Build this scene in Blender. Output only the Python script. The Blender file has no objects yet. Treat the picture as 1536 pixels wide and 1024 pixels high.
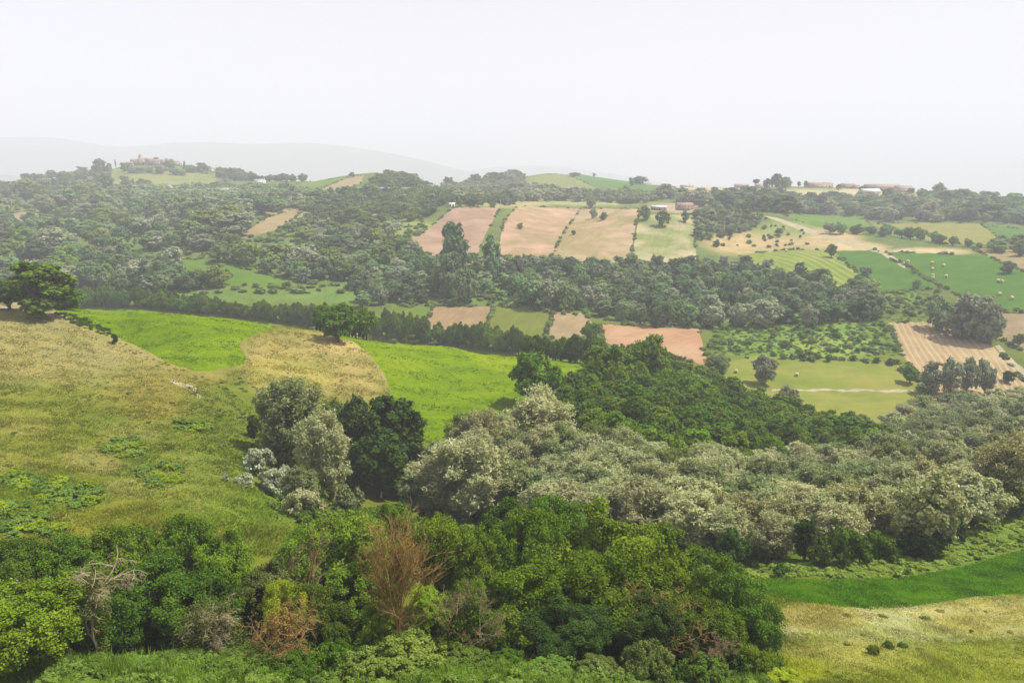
import bpy, math, random
import numpy as np
from mathutils import Vector
from mathutils.geometry import delaunay_2d_cdt

RNG = np.random.default_rng(7)
random.seed(7)
scene = bpy.context.scene
COL = scene.collection

# ------------------------------------------------------------------ camera
F = 1150.0                                  # focal length in pixels of the 1536 px wide photograph
PITCH = math.radians(11.3)
CP, SP = math.cos(PITCH), math.sin(PITCH)
cam_d = bpy.data.cameras.new('camera')
cam = bpy.data.objects.new('camera', cam_d)
COL.objects.link(cam)
cam.location = (0, 0, 0)
cam.rotation_euler = (math.radians(90) - PITCH, 0, 0)
cam_d.sensor_width = 36.0
cam_d.lens = 36.0 * F / 1536.0
cam_d.clip_start = 0.5
cam_d.clip_end = 60000
scene.camera = cam


def pix2aq(px, py):
    """direction of a photo pixel as (x / y, z / y)"""
    px = np.asarray(px, float); py = np.asarray(py, float)
    u = (px - 768) / F; v = (512 - py) / F
    dy = CP + v * SP
    return u / dy, (-SP + v * CP) / dy


def aq2pix(a, q):
    v = (q * CP + SP) / (CP - q * SP)
    u = a * (CP + v * SP)
    return 768 + F * u, 512 - F * v


# ------------------------------------------------------------------ terrain: heights of the land from surveyed points
# (photo pixel column, photo pixel row, metres ahead)
CT = [
 # near bank and the mound at the near right
 (0,1024,42),(380,1024,42),(768,1024,43),(1150,1015,48),(1400,1024,52),(1536,1024,52),(1700,1024,52),(-150,1010,42),
 (1200,990,56),(1500,985,60),(1200,940,66),(1536,940,67),(1700,940,67),(1165,897,74),(1340,912,73),(1536,890,77),(1700,870,78),
 (1165,868,83),(1350,868,84),(1536,822,95),(1700,800,96),(1200,845,89),(1400,830,93),(1536,770,113),(1700,745,115),
 (100,985,46),(300,985,47),(640,985,51),(900,985,55),
 (0,800,70),(300,792,80),(-200,800,68),
 # left hillside
 (0,700,95),(200,700,104),(350,740,100),(0,600,130),(-200,600,125),(300,590,150),(100,520,176),(0,462,210),(-200,455,215),(100,460,212),
 (200,463,216),(330,474,226),(440,488,236),(540,508,245),(660,517,252),(780,533,262),(880,546,272),
 (300,556,178),(180,512,195),(360,545,185),(430,520,212),(450,570,182),(570,590,185),(340,640,140),(400,690,122),
 (420,745,116),(560,735,136),(650,665,162),(620,600,190),(700,600,200),(760,655,170),(760,570,225),
 # valley floor beyond the ridge
 (590,462,405),(640,492,385),(700,452,425),(790,500,372),(850,472,392),(850,505,370),(930,500,362),(1030,540,322),(1030,492,378),
 (1090,600,268),(1230,537,322),(1355,546,318),(1250,612,272),(1370,590,285),(1200,500,362),(1340,484,372),(1410,555,312),(1515,548,322),
 (1480,512,352),(1445,500,368),(1536,560,318),(1700,560,318),(1536,600,292),(1350,500,366),
 # wood below the terraces and terraces
 (560,445,430),(900,470,420),(1100,480,412),(1310,470,392),(760,420,480),(1000,440,470),(1180,440,455),
 (900,385,545),(690,358,600),(690,311,700),(950,315,695),(800,352,612),(1042,322,700),(1000,372,582),(1025,312,715),(1150,362,640),
 (1150,325,700),(1230,348,640),(1330,378,540),(1190,395,512),(1285,412,490),(1310,400,502),(1320,434,458),(1450,420,452),(1400,384,522),(1536,400,470),(1700,400,470),
 (1536,462,392),(1700,462,392),
 # far right valley and ridge
 (1400,352,690),(1250,332,780),(1440,338,760),(1540,350,690),(1700,350,690),(1300,328,850),(1480,330,820),(1200,281,1100),(1100,281,1120),(1310,284,1060),(1340,286,1050),
 (1450,297,1000),(1536,306,960),(1700,310,960),(1130,318,830),(1000,290,1000),(1040,278,1250),
 # centre far hill
 (900,302,950),(760,300,950),(870,274,1250),(790,264,1380),(860,262,1400),(920,267,1380),(990,283,1300),(1060,282,1250),
 # left and centre hills
 (220,243,1400),(280,250,1390),(330,262,1360),(165,258,1360),(240,277,1250),(130,265,1300),(80,278,1150),(0,293,1020),(-150,310,1000),(200,282,1120),(200,310,860),
 (200,350,650),(200,400,485),(200,432,432),(60,340,690),(0,330,700),(0,400,490),(-150,350,650),(330,305,900),(420,275,1150),(540,262,1080),(600,264,1080),(500,285,930),(560,302,800),
 (450,328,700),(400,335,650),(350,362,580),(560,350,605),(500,400,500),(350,408,460),(440,425,445),(560,400,500),(640,360,590),(660,290,1100),(700,278,1350),(640,330,680),
]
# (photo pixel column, metres ahead, height): land the photo does not show, behind crests
HT = []
for px_ in (-400, -100, 200, 500, 800, 1100, 1400, 1700, 2000):
    HT += [(px_, 10, -27.5), (px_, 22, -28.5)]
HT += [(0,262,-62),(0,310,-72),(0,370,-66),(200,265,-62),(200,310,-73),(200,370,-64),(400,285,-64),(400,330,-72),(600,300,-71),(600,345,-73),(780,320,-74),(740,290,-68),
       (-250,270,-60),(-250,330,-70),
       (640,118,-55),(760,108,-53),(760,135,-57.5),(850,150,-59),(900,100,-50.5),(900,130,-55),(900,165,-59),(900,200,-60.5),(900,240,-62),(980,255,-65),(980,300,-74),(1000,110,-52),
       (1100,112,-52.5),(1100,150,-61),(1100,200,-69),(1100,240,-74.5),(1250,110,-51.5),(1250,150,-62),(1250,200,-72),(1250,240,-78),(1400,130,-56),(1400,180,-68),(1400,230,-77),(1400,265,-79),
       (1536,150,-60),(1536,200,-70),(1536,250,-77),(1700,160,-61),(1700,240,-76),(580,110,-50),(500,105,-46),(500,88,-43.5),(650,88,-46),(800,85,-47),(1000,85,-48),
       (-150,58,-38),(120,58,-38.5),(300,60,-39.5),(520,61,-41.5),(750,62,-43),(980,62,-43.5),(1090,61,-42),
       (880,780,-32),(1025,760,-24),(1250,900,-28),(-100,1800,-60),(220,1900,-40),(560,1500,-30),(870,1900,-40),(1200,1500,-50),(1500,1400,-60),(1700,1400,-60),(1000,1700,-30)]
for px_ in (-400, 0, 400, 800, 1200, 1600, 2000):
    HT += [(px_, 2600, -90), (px_, 5000, -130), (px_, 10000, -200), (px_, 17000, -330)]
ca, cq, cy = [], [], []
for px_, py_, Y in CT:
    a, q = pix2aq(px_, py_); ca.append(float(a)); cq.append(float(q)); cy.append(Y)
for px_, Y, z in HT:
    q = z / Y
    v = (q * CP + SP) / (CP - q * SP)
    ca.append((px_ - 768) / F / (CP + v * SP)); cq.append(q); cy.append(Y)
ca = np.array(ca); cq = np.array(cq); cb = np.log(np.array(cy, float))
BS = 0.55


def kern(d2): return np.sqrt(d2 + 0.06 ** 2)


pts_c = np.stack([ca, cb * BS], 1)
D2 = ((pts_c[:, None] - pts_c[None]) ** 2).sum(-1)
n = len(ca)
M = np.zeros((n + 3, n + 3)); M[:n, :n] = -kern(D2) + 0.003 * np.eye(n)
PL = np.concatenate([np.ones((n, 1)), pts_c], 1)
M[:n, n:] = PL; M[n:, :n] = PL.T
sol = np.linalg.solve(M, np.concatenate([cq, np.zeros(3)]))

GA = np.arange(-1.0, 1.0001, 0.0055)
GB = np.arange(math.log(10.0), math.log(17000.0), 0.0145)
NA, NB = len(GA), len(GB)


def fbm(x, y, seed, lam, octs=4):
    r = np.random.default_rng(seed); out = 0; amp = 1.0
    for o in range(octs):
        s = 0
        for k in range(5):
            th = r.uniform(0, 6.283); ph = r.uniform(0, 6.283); kk = 6.283 / (lam * r.uniform(.7, 1.4))
            s = s + np.sin((x * math.cos(th) + y * math.sin(th)) * kk + ph)
        out = out + amp * s / 2.2; amp *= .5; lam *= .5
    return out


def eval_q(a, b):
    P_ = np.stack([a.ravel(), b.ravel() * BS], 1)
    out = np.empty(len(P_))
    for i in range(0, len(P_), 20000):
        p = P_[i:i + 20000]
        d2 = ((p[:, None] - pts_c[None]) ** 2).sum(-1)
        out[i:i + 20000] = -kern(d2) @ sol[:n] + sol[n] + p @ sol[n + 1:]
    return out.reshape(a.shape)


ga2, gb2 = np.meshgrid(GA, GB, indexing='ij')
GQ = eval_q(ga2, gb2)
gy2 = np.exp(gb2); gx2 = ga2 * gy2
GQ = GQ + (fbm(gx2, gy2, 3, 22, 3) * 0.22 * np.clip((gy2 - 40) / 60, 0, 1) + fbm(gx2, gy2, 4, 170, 2) * 2.0 * np.clip((gy2 - 350) / 500, 0, 1)) / gy2


def q_at(a, b):
    fa = np.clip((a - GA[0]) / 0.0055, 0, NA - 1.001); fb = np.clip((b - GB[0]) / 0.0145, 0, NB - 1.001)
    i = fa.astype(int); j = fb.astype(int); s = fa - i; t = fb - j
    return (GQ[i, j] * (1 - s) * (1 - t) + GQ[i + 1, j] * s * (1 - t) + GQ[i, j + 1] * (1 - s) * t + GQ[i + 1, j + 1] * s * t)


def height(x, y):
    x = np.atleast_1d(np.asarray(x, float)); y = np.atleast_1d(np.asarray(y, float))
    return q_at(x / y, np.log(y)) * y


def hit(px, py):
    """first point of the land seen through photo pixels -> x, y, z arrays (y = nan: sky)"""
    px = np.atleast_1d(np.asarray(px, float)); py = np.atleast_1d(np.asarray(py, float))
    X = np.empty(len(px)); Yv = np.empty(len(px)); Z = np.empty(len(px))
    for s in range(0, len(px), 4000):
        a, q = pix2aq(px[s:s + 4000], py[s:s + 4000])
        fa = np.clip((a - GA[0]) / 0.0055, 0, NA - 1.001); i = fa.astype(int); t = (fa - i)[:, None]
        Q = GQ[i] * (1 - t) + GQ[i + 1] * t
        ok = Q >= q[:, None]; ok[:, 0] = False
        j = ok.argmax(1); none = j == 0; j = np.maximum(j, 1); r = np.arange(len(j))
        q0, q1 = Q[r, j - 1], Q[r, j]
        w = np.clip((q - q0) / np.where(np.abs(q1 - q0) < 1e-9, 1e-9, q1 - q0), 0, 1)
        y = np.exp(GB[j - 1] + w * 0.0145); y[none] = np.nan
        X[s:s + 4000] = a * y; Yv[s:s + 4000] = y; Z[s:s + 4000] = q * y
    return X, Yv, Z


def on_land(px, Y):
    """point of the land in photo column px at Y metres ahead"""
    a = (px - 768) / F
    for _ in range(6):
        q = float(q_at(np.array([a]), np.array([math.log(Y)]))[0])
        v = (q * CP + SP) / (CP - q * SP)
        a = (px - 768) / F / (CP + v * SP)
    q = float(q_at(np.array([a]), np.array([math.log(Y)]))[0])
    return a * Y, Y, q * Y


def inpoly(px, py, poly):
    px = np.asarray(px, float); py = np.asarray(py, float); c = np.zeros(px.shape, bool)
    for (x0, y0), (x1, y1) in zip(poly, poly[1:] + poly[:1]):
        if y0 == y1: continue
        m = (y0 > py) != (y1 > py)
        c ^= m & (px < (x1 - x0) * (py - y0) / (y1 - y0) + x0)
    return c


# ------------------------------------------------------------------ object helpers
def tag(o, label=None, cat=None, group=None, kind=None):
    if label: o['label'] = label
    if cat: o['category'] = cat
    if group: o['group'] = group
    if kind: o['kind'] = kind
    return o


def mesh_np(name, verts, faces, mats=(), face_mat=None, smooth=False, fattr=None, fcol=None):
    """faces: (n,3) or (n,4) int array, or a list of such arrays"""
    fl = faces if isinstance(faces, list) else [faces]
    fl = [f for f in fl if len(f)]
    me = bpy.data.meshes.new(name)
    me.vertices.add(len(verts)); me.vertices.foreach_set('co', np.asarray(verts, np.float32).ravel())
    loops = np.concatenate([f.ravel() for f in fl]).astype(np.int32)
    tot = np.concatenate([np.full(len(f), f.shape[1]) for f in fl]).astype(np.int32)
    st = np.concatenate([[0], np.cumsum(tot)[:-1]]).astype(np.int32)
    me.loops.add(len(loops)); me.loops.foreach_set('vertex_index', loops)
    me.polygons.add(len(tot)); me.polygons.foreach_set('loop_start', st); me.polygons.foreach_set('loop_total', tot)
    for m in mats: me.materials.append(m)
    if face_mat is not None: me.polygons.foreach_set('material_index', np.asarray(face_mat, np.int32))
    if smooth: me.polygons.foreach_set('use_smooth', np.ones(len(tot), bool))
    if fattr is not None:
        at = me.attributes.new('leafv', 'FLOAT', 'FACE'); at.data.foreach_set('value', np.asarray(fattr, np.float32))
    if fcol is not None:
        at = me.attributes.new('tint', 'FLOAT_COLOR', 'FACE')
        c4 = np.ones((len(tot), 4), np.float32); c4[:, :3] = fcol; at.data.foreach_set('color', c4.ravel())
    me.update(calc_edges=True)
    return me


def obj(name, me, parent=None, loc=None):
    o = bpy.data.objects.new(name, me); COL.objects.link(o)
    if parent: o.parent = parent
    if loc is not None: o.location = loc
    return o


class MB:
    """collects plain shapes for one part"""
    def __init__(s): s.v = []; s.f3 = []; s.f4 = []; s.n = 0

    def add(s, v, f):
        v = np.asarray(v, float); f = np.asarray(f, int)
        (s.f4 if f.shape[1] == 4 else s.f3).append(f + s.n); s.v.append(v); s.n += len(v)

    def box(s, c, d, rz=0):
        x, y, z = d[0] / 2, d[1] / 2, d[2] / 2
        v = np.array([(-x,-y,-z),(x,-y,-z),(x,y,-z),(-x,y,-z),(-x,-y,z),(x,-y,z),(x,y,z),(-x,y,z)], float)
        cr, sr = math.cos(rz), math.sin(rz)
        v = np.stack([v[:, 0] * cr - v[:, 1] * sr, v[:, 0] * sr + v[:, 1] * cr, v[:, 2]], 1) + np.array(c)
        s.add(v, [(0,3,2,1),(4,5,6,7),(0,1,5,4),(1,2,6,5),(2,3,7,6),(3,0,4,7)])

    def tube(s, pts, rad, k=6):
        pts = np.asarray(pts, float); m = len(pts)
        rad = np.full(m, rad) if np.isscalar(rad) else np.asarray(rad)
        t = np.gradient(pts, axis=0); t /= np.linalg.norm(t, axis=1, keepdims=True) + 1e-9
        up = np.where(np.abs(t[:, 2:3]) > .9, np.array([[1., 0, 0]]), np.array([[0, 0, 1.]]))
        a = np.cross(t, up); a /= np.linalg.norm(a, axis=1, keepdims=True) + 1e-9
        b = np.cross(t, a)
        th = np.arange(k) / k * 2 * math.pi
        v = pts[:, None] + rad[:, None, None] * (a[:, None] * np.cos(th)[None, :, None] + b[:, None] * np.sin(th)[None, :, None])
        i = np.arange(m - 1)[:, None]; j = np.arange(k)[None]
        f = np.stack([i * k + j, i * k + (j + 1) % k, (i + 1) * k + (j + 1) % k, (i + 1) * k + j], -1).reshape(-1, 4)
        s.add(v.reshape(-1, 3), f)

    def mesh(s, name, mat, smooth=False):
        fl = ([np.concatenate(s.f3)] if s.f3 else []) + ([np.concatenate(s.f4)] if s.f4 else [])
        return mesh_np(name, np.concatenate(s.v), fl, [mat] if mat else [], smooth=smooth)


# ------------------------------------------------------------------ materials
def new_mat(name):
    m = bpy.data.materials.new(name); m.use_nodes = True
    nt = m.node_tree; nt.nodes.clear()
    return m, nt, nt.nodes, nt.links


def N(nt, t, **kw):
    nd = nt.nodes.new(t)
    for k, v in kw.items(): setattr(nd, k, v)
    return nd


def mixc(nt, fac, a, b, mode='MIX'):
    nd = nt.nodes.new('ShaderNodeMix'); nd.data_type = 'RGBA'; nd.blend_type = mode
    for s, v in ((nd.inputs['Factor'], fac), (nd.inputs[6], a), (nd.inputs[7], b)):
        if hasattr(v, 'is_output'): nt.links.new(v, s)
        elif isinstance(v, (int, float)): s.default_value = v
        else: s.default_value = (*v, 1)
    return nd.outputs[2]


def mth(nt, op, a, b=None, clamp=False):
    nd = nt.nodes.new('ShaderNodeMath'); nd.operation = op; nd.use_clamp = clamp
    for s, v in ((nd.inputs[0], a), (nd.inputs[1], b)):
        if v is None: continue
        if hasattr(v, 'is_output'): nt.links.new(v, s)
        else: s.default_value = v
    return nd.outputs[0]


def noise(nt, scale, detail=4, rough=.55, vec=None):
    nd = nt.nodes.new('ShaderNodeTexNoise'); nd.inputs['Scale'].default_value = scale
    nd.inputs['Detail'].default_value = detail; nd.inputs['Roughness'].default_value = rough
    if vec is not None: nt.links.new(vec, nd.inputs['Vector'])
    return nd.outputs['Fac']


def ramp(nt, fac, lo, hi):
    nd = nt.nodes.new('ShaderNodeMapRange'); nt.links.new(fac, nd.inputs[0])
    nd.inputs[1].default_value = lo; nd.inputs[2].default_value = hi
    return nd.outputs[0]


def leaf_mat(name, c1, c2, pale=None, pale_amt=0.0, transl=0.2, var=.5, hue=.03):
    m, nt, nd, lk = new_mat(name)
    at = N(nt, 'ShaderNodeAttribute', attribute_name='leafv')
    oi = N(nt, 'ShaderNodeObjectInfo')
    col = mixc(nt, at.outputs['Fac'], c1, c2)
    if pale is not None:
        k = mth(nt, 'GREATER_THAN', mth(nt, 'FRACT', mth(nt, 'MULTIPLY', at.outputs['Fac'], 37.7)), 1 - pale_amt)
        col = mixc(nt, k, col, pale)
    hs = N(nt, 'ShaderNodeHueSaturation'); lk.new(col, hs.inputs['Color'])
    lk.new(mth(nt, 'ADD', 0.5 - hue / 2, mth(nt, 'MULTIPLY', mth(nt, 'FRACT', mth(nt, 'MULTIPLY', oi.outputs['Random'], 13.3)), hue)), hs.inputs['Hue'])
    lk.new(mth(nt, 'ADD', 1 - var / 2, mth(nt, 'MULTIPLY', oi.outputs['Random'], var)), hs.inputs['Value'])
    d = N(nt, 'ShaderNodeBsdfDiffuse'); lk.new(hs.outputs[0], d.inputs[0])
    t = N(nt, 'ShaderNodeBsdfTranslucent'); lk.new(mixc(nt, .5, hs.outputs[0], mixc(nt, 1.0, hs.outputs[0], (1.0, 1.0, .45), 'MULTIPLY')), t.inputs[0])
    mx = N(nt, 'ShaderNodeMixShader'); mx.inputs[0].default_value = transl
    lk.new(d.outputs[0], mx.inputs[1]); lk.new(t.outputs[0], mx.inputs[2])
    o = N(nt, 'ShaderNodeOutputMaterial'); lk.new(mx.outputs[0], o.inputs[0])
    return m


def plain_mat(name, c, rough=.85, vary=.35, scale=1.5, c2=None):
    m, nt, nd, lk = new_mat(name)
    tc = N(nt, 'ShaderNodeTexCoord')
    f = ramp(nt, noise(nt, scale, 5, .6, tc.outputs['Object']), .3, .7)
    c2 = c2 or tuple(x * (1 - vary) for x in c)
    p = N(nt, 'ShaderNodeBsdfPrincipled'); p.inputs['Roughness'].default_value = rough
    lk.new(mixc(nt, f, c, c2), p.inputs['Base Color'])
    o = N(nt, 'ShaderNodeOutputMaterial'); lk.new(p.outputs[0], o.inputs[0])
    return m


def field_mat(name, c1, c2, ang=0.0, width=3.0, stretch=.06, patch=None, patch_amt=.5, rows=0.0, rowc=None, fine=1.2, bump=.5):
    """crop or soil: mottled, with faint working lines along direction ang (radians from +x)"""
    m, nt, nd, lk = new_mat(name)
    tc = N(nt, 'ShaderNodeTexCoord')
    mp = N(nt, 'ShaderNodeMapping'); mp.vector_type = 'TEXTURE'
    lk.new(tc.outputs['Object'], mp.inputs[0]); mp.inputs['Rotation'].default_value = (0, 0, ang)
    ms = N(nt, 'ShaderNodeMapping'); lk.new(mp.outputs[0], ms.inputs[0]); ms.inputs['Scale'].default_value = (stretch, 1, stretch)
    f1 = ramp(nt, noise(nt, 1.0 / width, 5, .65, ms.outputs[0]), .28, .72)
    f2 = ramp(nt, noise(nt, fine, 5, .7, tc.outputs['Object']), .25, .75)
    f3 = ramp(nt, noise(nt, .09, 6, .7, tc.outputs['Object']), .3, .7)
    f = mth(nt, 'ADD', mth(nt, 'MULTIPLY', f1, .5), mth(nt, 'MULTIPLY', f2, .5))
    col = mixc(nt, f, c1, c2)
    col = mixc(nt, mth(nt, 'MULTIPLY', f3, .75), col, mixc(nt, 1.0, col, (.60, .68, .60), 'MULTIPLY'))
    col = mixc(nt, mth(nt, 'MULTIPLY', ramp(nt, f1, .45, .95), .45), col, mixc(nt, 1.0, col, (1.3, 1.2, 1.3), 'MULTIPLY'))
    if patch is not None:
        k = ramp(nt, noise(nt, .035, 5, .62, tc.outputs['Object']), .46, .66)
        col = mixc(nt, mth(nt, 'MULTIPLY', k, min(1.0, patch_amt * 1.3)), col, patch)
    if rows:
        wv = N(nt, 'ShaderNodeTexWave'); wv.bands_direction = 'Y'; wv.inputs['Scale'].default_value = rows
        wv.inputs['Distortion'].default_value = .8; wv.inputs['Detail'].default_value = 2; wv.inputs['Detail Scale'].default_value = .4
        lk.new(mp.outputs[0], wv.inputs[0])
        k = mth(nt, 'MULTIPLY', ramp(nt, wv.outputs['Fac'], .55, .95), mth(nt, 'ADD', .15, mth(nt, 'MULTIPLY', f1, .6)))
        col = mixc(nt, k, col, rowc)
    d = N(nt, 'ShaderNodeBsdfDiffuse'); lk.new(col, d.inputs[0])
    bp = N(nt, 'ShaderNodeBump'); bp.inputs['Strength'].default_value = bump; bp.inputs['Distance'].default_value = .25
    lk.new(f, bp.inputs['Height']); lk.new(bp.outputs[0], d.inputs['Normal'])
    o = N(nt, 'ShaderNodeOutputMaterial'); lk.new(d.outputs[0], o.inputs[0])
    return m


def ground_mat():
    m, nt, nd, lk = new_mat('grassland')
    at = N(nt, 'ShaderNodeAttribute', attribute_name='tint')
    tc = N(nt, 'ShaderNodeTexCoord')
    n1 = ramp(nt, noise(nt, .09, 6, .65, tc.outputs['Object']), .3, .7)
    n2 = ramp(nt, noise(nt, .8, 6, .7, tc.outputs['Object']), .3, .7)
    n3 = ramp(nt, noise(nt, .33, 5, .7, tc.outputs['Object']), .5, .72)
    c = mixc(nt, n1, mixc(nt, 1.0, at.outputs['Color'], (.72, .80, .70), 'MULTIPLY'), mixc(nt, 1.0, at.outputs['Color'], (1.22, 1.12, 1.1), 'MULTIPLY'))
    c = mixc(nt, mth(nt, 'MULTIPLY', n3, .55), c, mixc(nt, 1.0, c, (.42, .62, .45), 'MULTIPLY'))
    c = mixc(nt, mth(nt, 'MULTIPLY', n2, .5), c, mixc(nt, 1.0, c, (.62, .68, .6), 'MULTIPLY'))
    d = N(nt, 'ShaderNodeBsdfDiffuse'); lk.new(c, d.inputs[0])
    bp = N(nt, 'ShaderNodeBump'); bp.inputs['Strength'].default_value = .8; bp.inputs['Distance'].default_value = .5
    lk.new(n2, bp.inputs['Height']); lk.new(bp.outputs[0], d.inputs['Normal'])
    o = N(nt, 'ShaderNodeOutputMaterial'); lk.new(d.outputs[0], o.inputs[0])
    return m


def tint_mat(name, transl=.25):
    m, nt, nd, lk = new_mat(name)
    at = N(nt, 'ShaderNodeAttribute', attribute_name='tint')
    d = N(nt, 'ShaderNodeBsdfDiffuse'); lk.new(at.outputs['Color'], d.inputs[0])
    t = N(nt, 'ShaderNodeBsdfTranslucent'); lk.new(at.outputs['Color'], t.inputs[0])
    mx = N(nt, 'ShaderNodeMixShader'); mx.inputs[0].default_value = transl
    lk.new(d.outputs[0], mx.inputs[1]); lk.new(t.outputs[0], mx.inputs[2])
    o = N(nt, 'ShaderNodeOutputMaterial'); lk.new(mx.outputs[0], o.inputs[0])
    return m


L = {}
L['oak'] = leaf_mat('leaves_mid_green', (.054, .112, .007), (.19, .295, .022), transl=.28)
L['oakbright'] = leaf_mat('leaves_bright_green', (.075, .145, .009), (.19, .30, .022), transl=.35)
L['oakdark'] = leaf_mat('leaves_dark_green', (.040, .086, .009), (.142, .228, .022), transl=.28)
L['black'] = leaf_mat('leaves_deep_green', (.030, .060, .012), (.080, .132, .026), transl=.2)  # dark-leaved plants; for shaded ones the shade is put into this colour
L['hedge'] = leaf_mat('leaves_hedge', (.045, .090, .009), (.150, .235, .024), transl=.28)
L['yellow'] = leaf_mat('leaves_yellow_green', (.15, .24, .010), (.34, .42, .03), transl=.35)
L['olive'] = leaf_mat('leaves_olive', (.08, .11, .022), (.20, .235, .06))
L['silver'] = leaf_mat('leaves_silver', (.28, .305, .140), (.475, .495, .255), pale=(.48, .50, .31), pale_amt=.09, transl=.38, var=.35)
L['silverwhite'] = leaf_mat('leaves_white', (.25, .29, .165), (.42, .455, .29), pale=(.56, .57, .42), pale_amt=.22, transl=.35, var=.3)
L['greygreen'] = leaf_mat('leaves_grey_green', (.140, .180, .062), (.265, .315, .128), pale=(.36, .40, .25), pale_amt=.08, transl=.36, var=.35)
L['willow'] = leaf_mat('leaves_willow', (.21, .225, .075), (.38, .39, .17), pale=(.54, .52, .32), pale_amt=.15, transl=.36, var=.3)
L['brown'] = leaf_mat('leaves_dry_brown', (.19, .125, .035), (.34, .225, .07), transl=.2, var=.2)
L['wood'] = leaf_mat('leaves_wood_hazy', (.088, .142, .066), (.192, .274, .116), transl=.36, var=.7, hue=.04)  # far leaves lightened and blued, part of the distance haze put into colour
L['woodpale'] = leaf_mat('leaves_wood_pale', (.20, .24, .14), (.34, .385, .245), pale=(.40, .41, .30), pale_amt=.2, transl=.36, var=.4)
L['slope'] = leaf_mat('leaves_slope_hazy', (.130, .196, .080), (.26, .36, .135), transl=.36, var=.8, hue=.05)  # hill leaves paler and bluer, haze painted into the colour too
L['slopegreen'] = leaf_mat('leaves_slope_green', (.13, .195, .042), (.245, .325, .075), transl=.36, var=.6, hue=.04)
L['scrub'] = leaf_mat('leaves_scrub', (.075, .145, .018), (.175, .27, .045), var=.4)
L['bramble'] = leaf_mat('leaves_bramble', (.105, .175, .022), (.24, .335, .06), var=.3)
L['tussock'] = leaf_mat('leaves_tussock', (.16, .16, .028), (.29, .275, .065), var=.3)
L['ivy'] = leaf_mat('leaves_ivy', (.055, .10, .012), (.15, .22, .03), var=.3)
BARK = plain_mat('bark', (.13, .105, .08), .95, .5, 3)
DEADWOOD = plain_mat('dead_wood', (.36, .30, .17), .95, .35, 2)
DEADORANGE = plain_mat('dry_twigs', (.34, .215, .06), .95, .45, 2)
DEADRED = plain_mat('reddish_twigs', (.24, .175, .085), .95, .45, 2)

# ------------------------------------------------------------------ plant meshes
def unit(v): return v / (np.linalg.norm(v, axis=-1, keepdims=True) + 1e-9)


def leaf_quads(rng, P_, Nn, size, aspect, upright=0.0):
    """one pointed leaf or leaf spray per point"""
    m = len(P_)
    t = unit(rng.normal(size=(m, 3)) + np.array([0, 0, upright]))
    t = unit(t - (t * Nn).sum(1, keepdims=True) * Nn * .8)
    b = unit(np.cross(Nn, t))
    s = size * rng.uniform(.6, 1.35, (m, 1))
    l = t * s * .5; w = b * s * aspect * .5
    sag = Nn * s * -.12
    v = np.stack([P_ - l, P_ + w + sag * .2, P_ + l, P_ - w + sag * .2], 1)
    return v.reshape(-1, 3), np.arange(m * 4).reshape(-1, 4)


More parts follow.
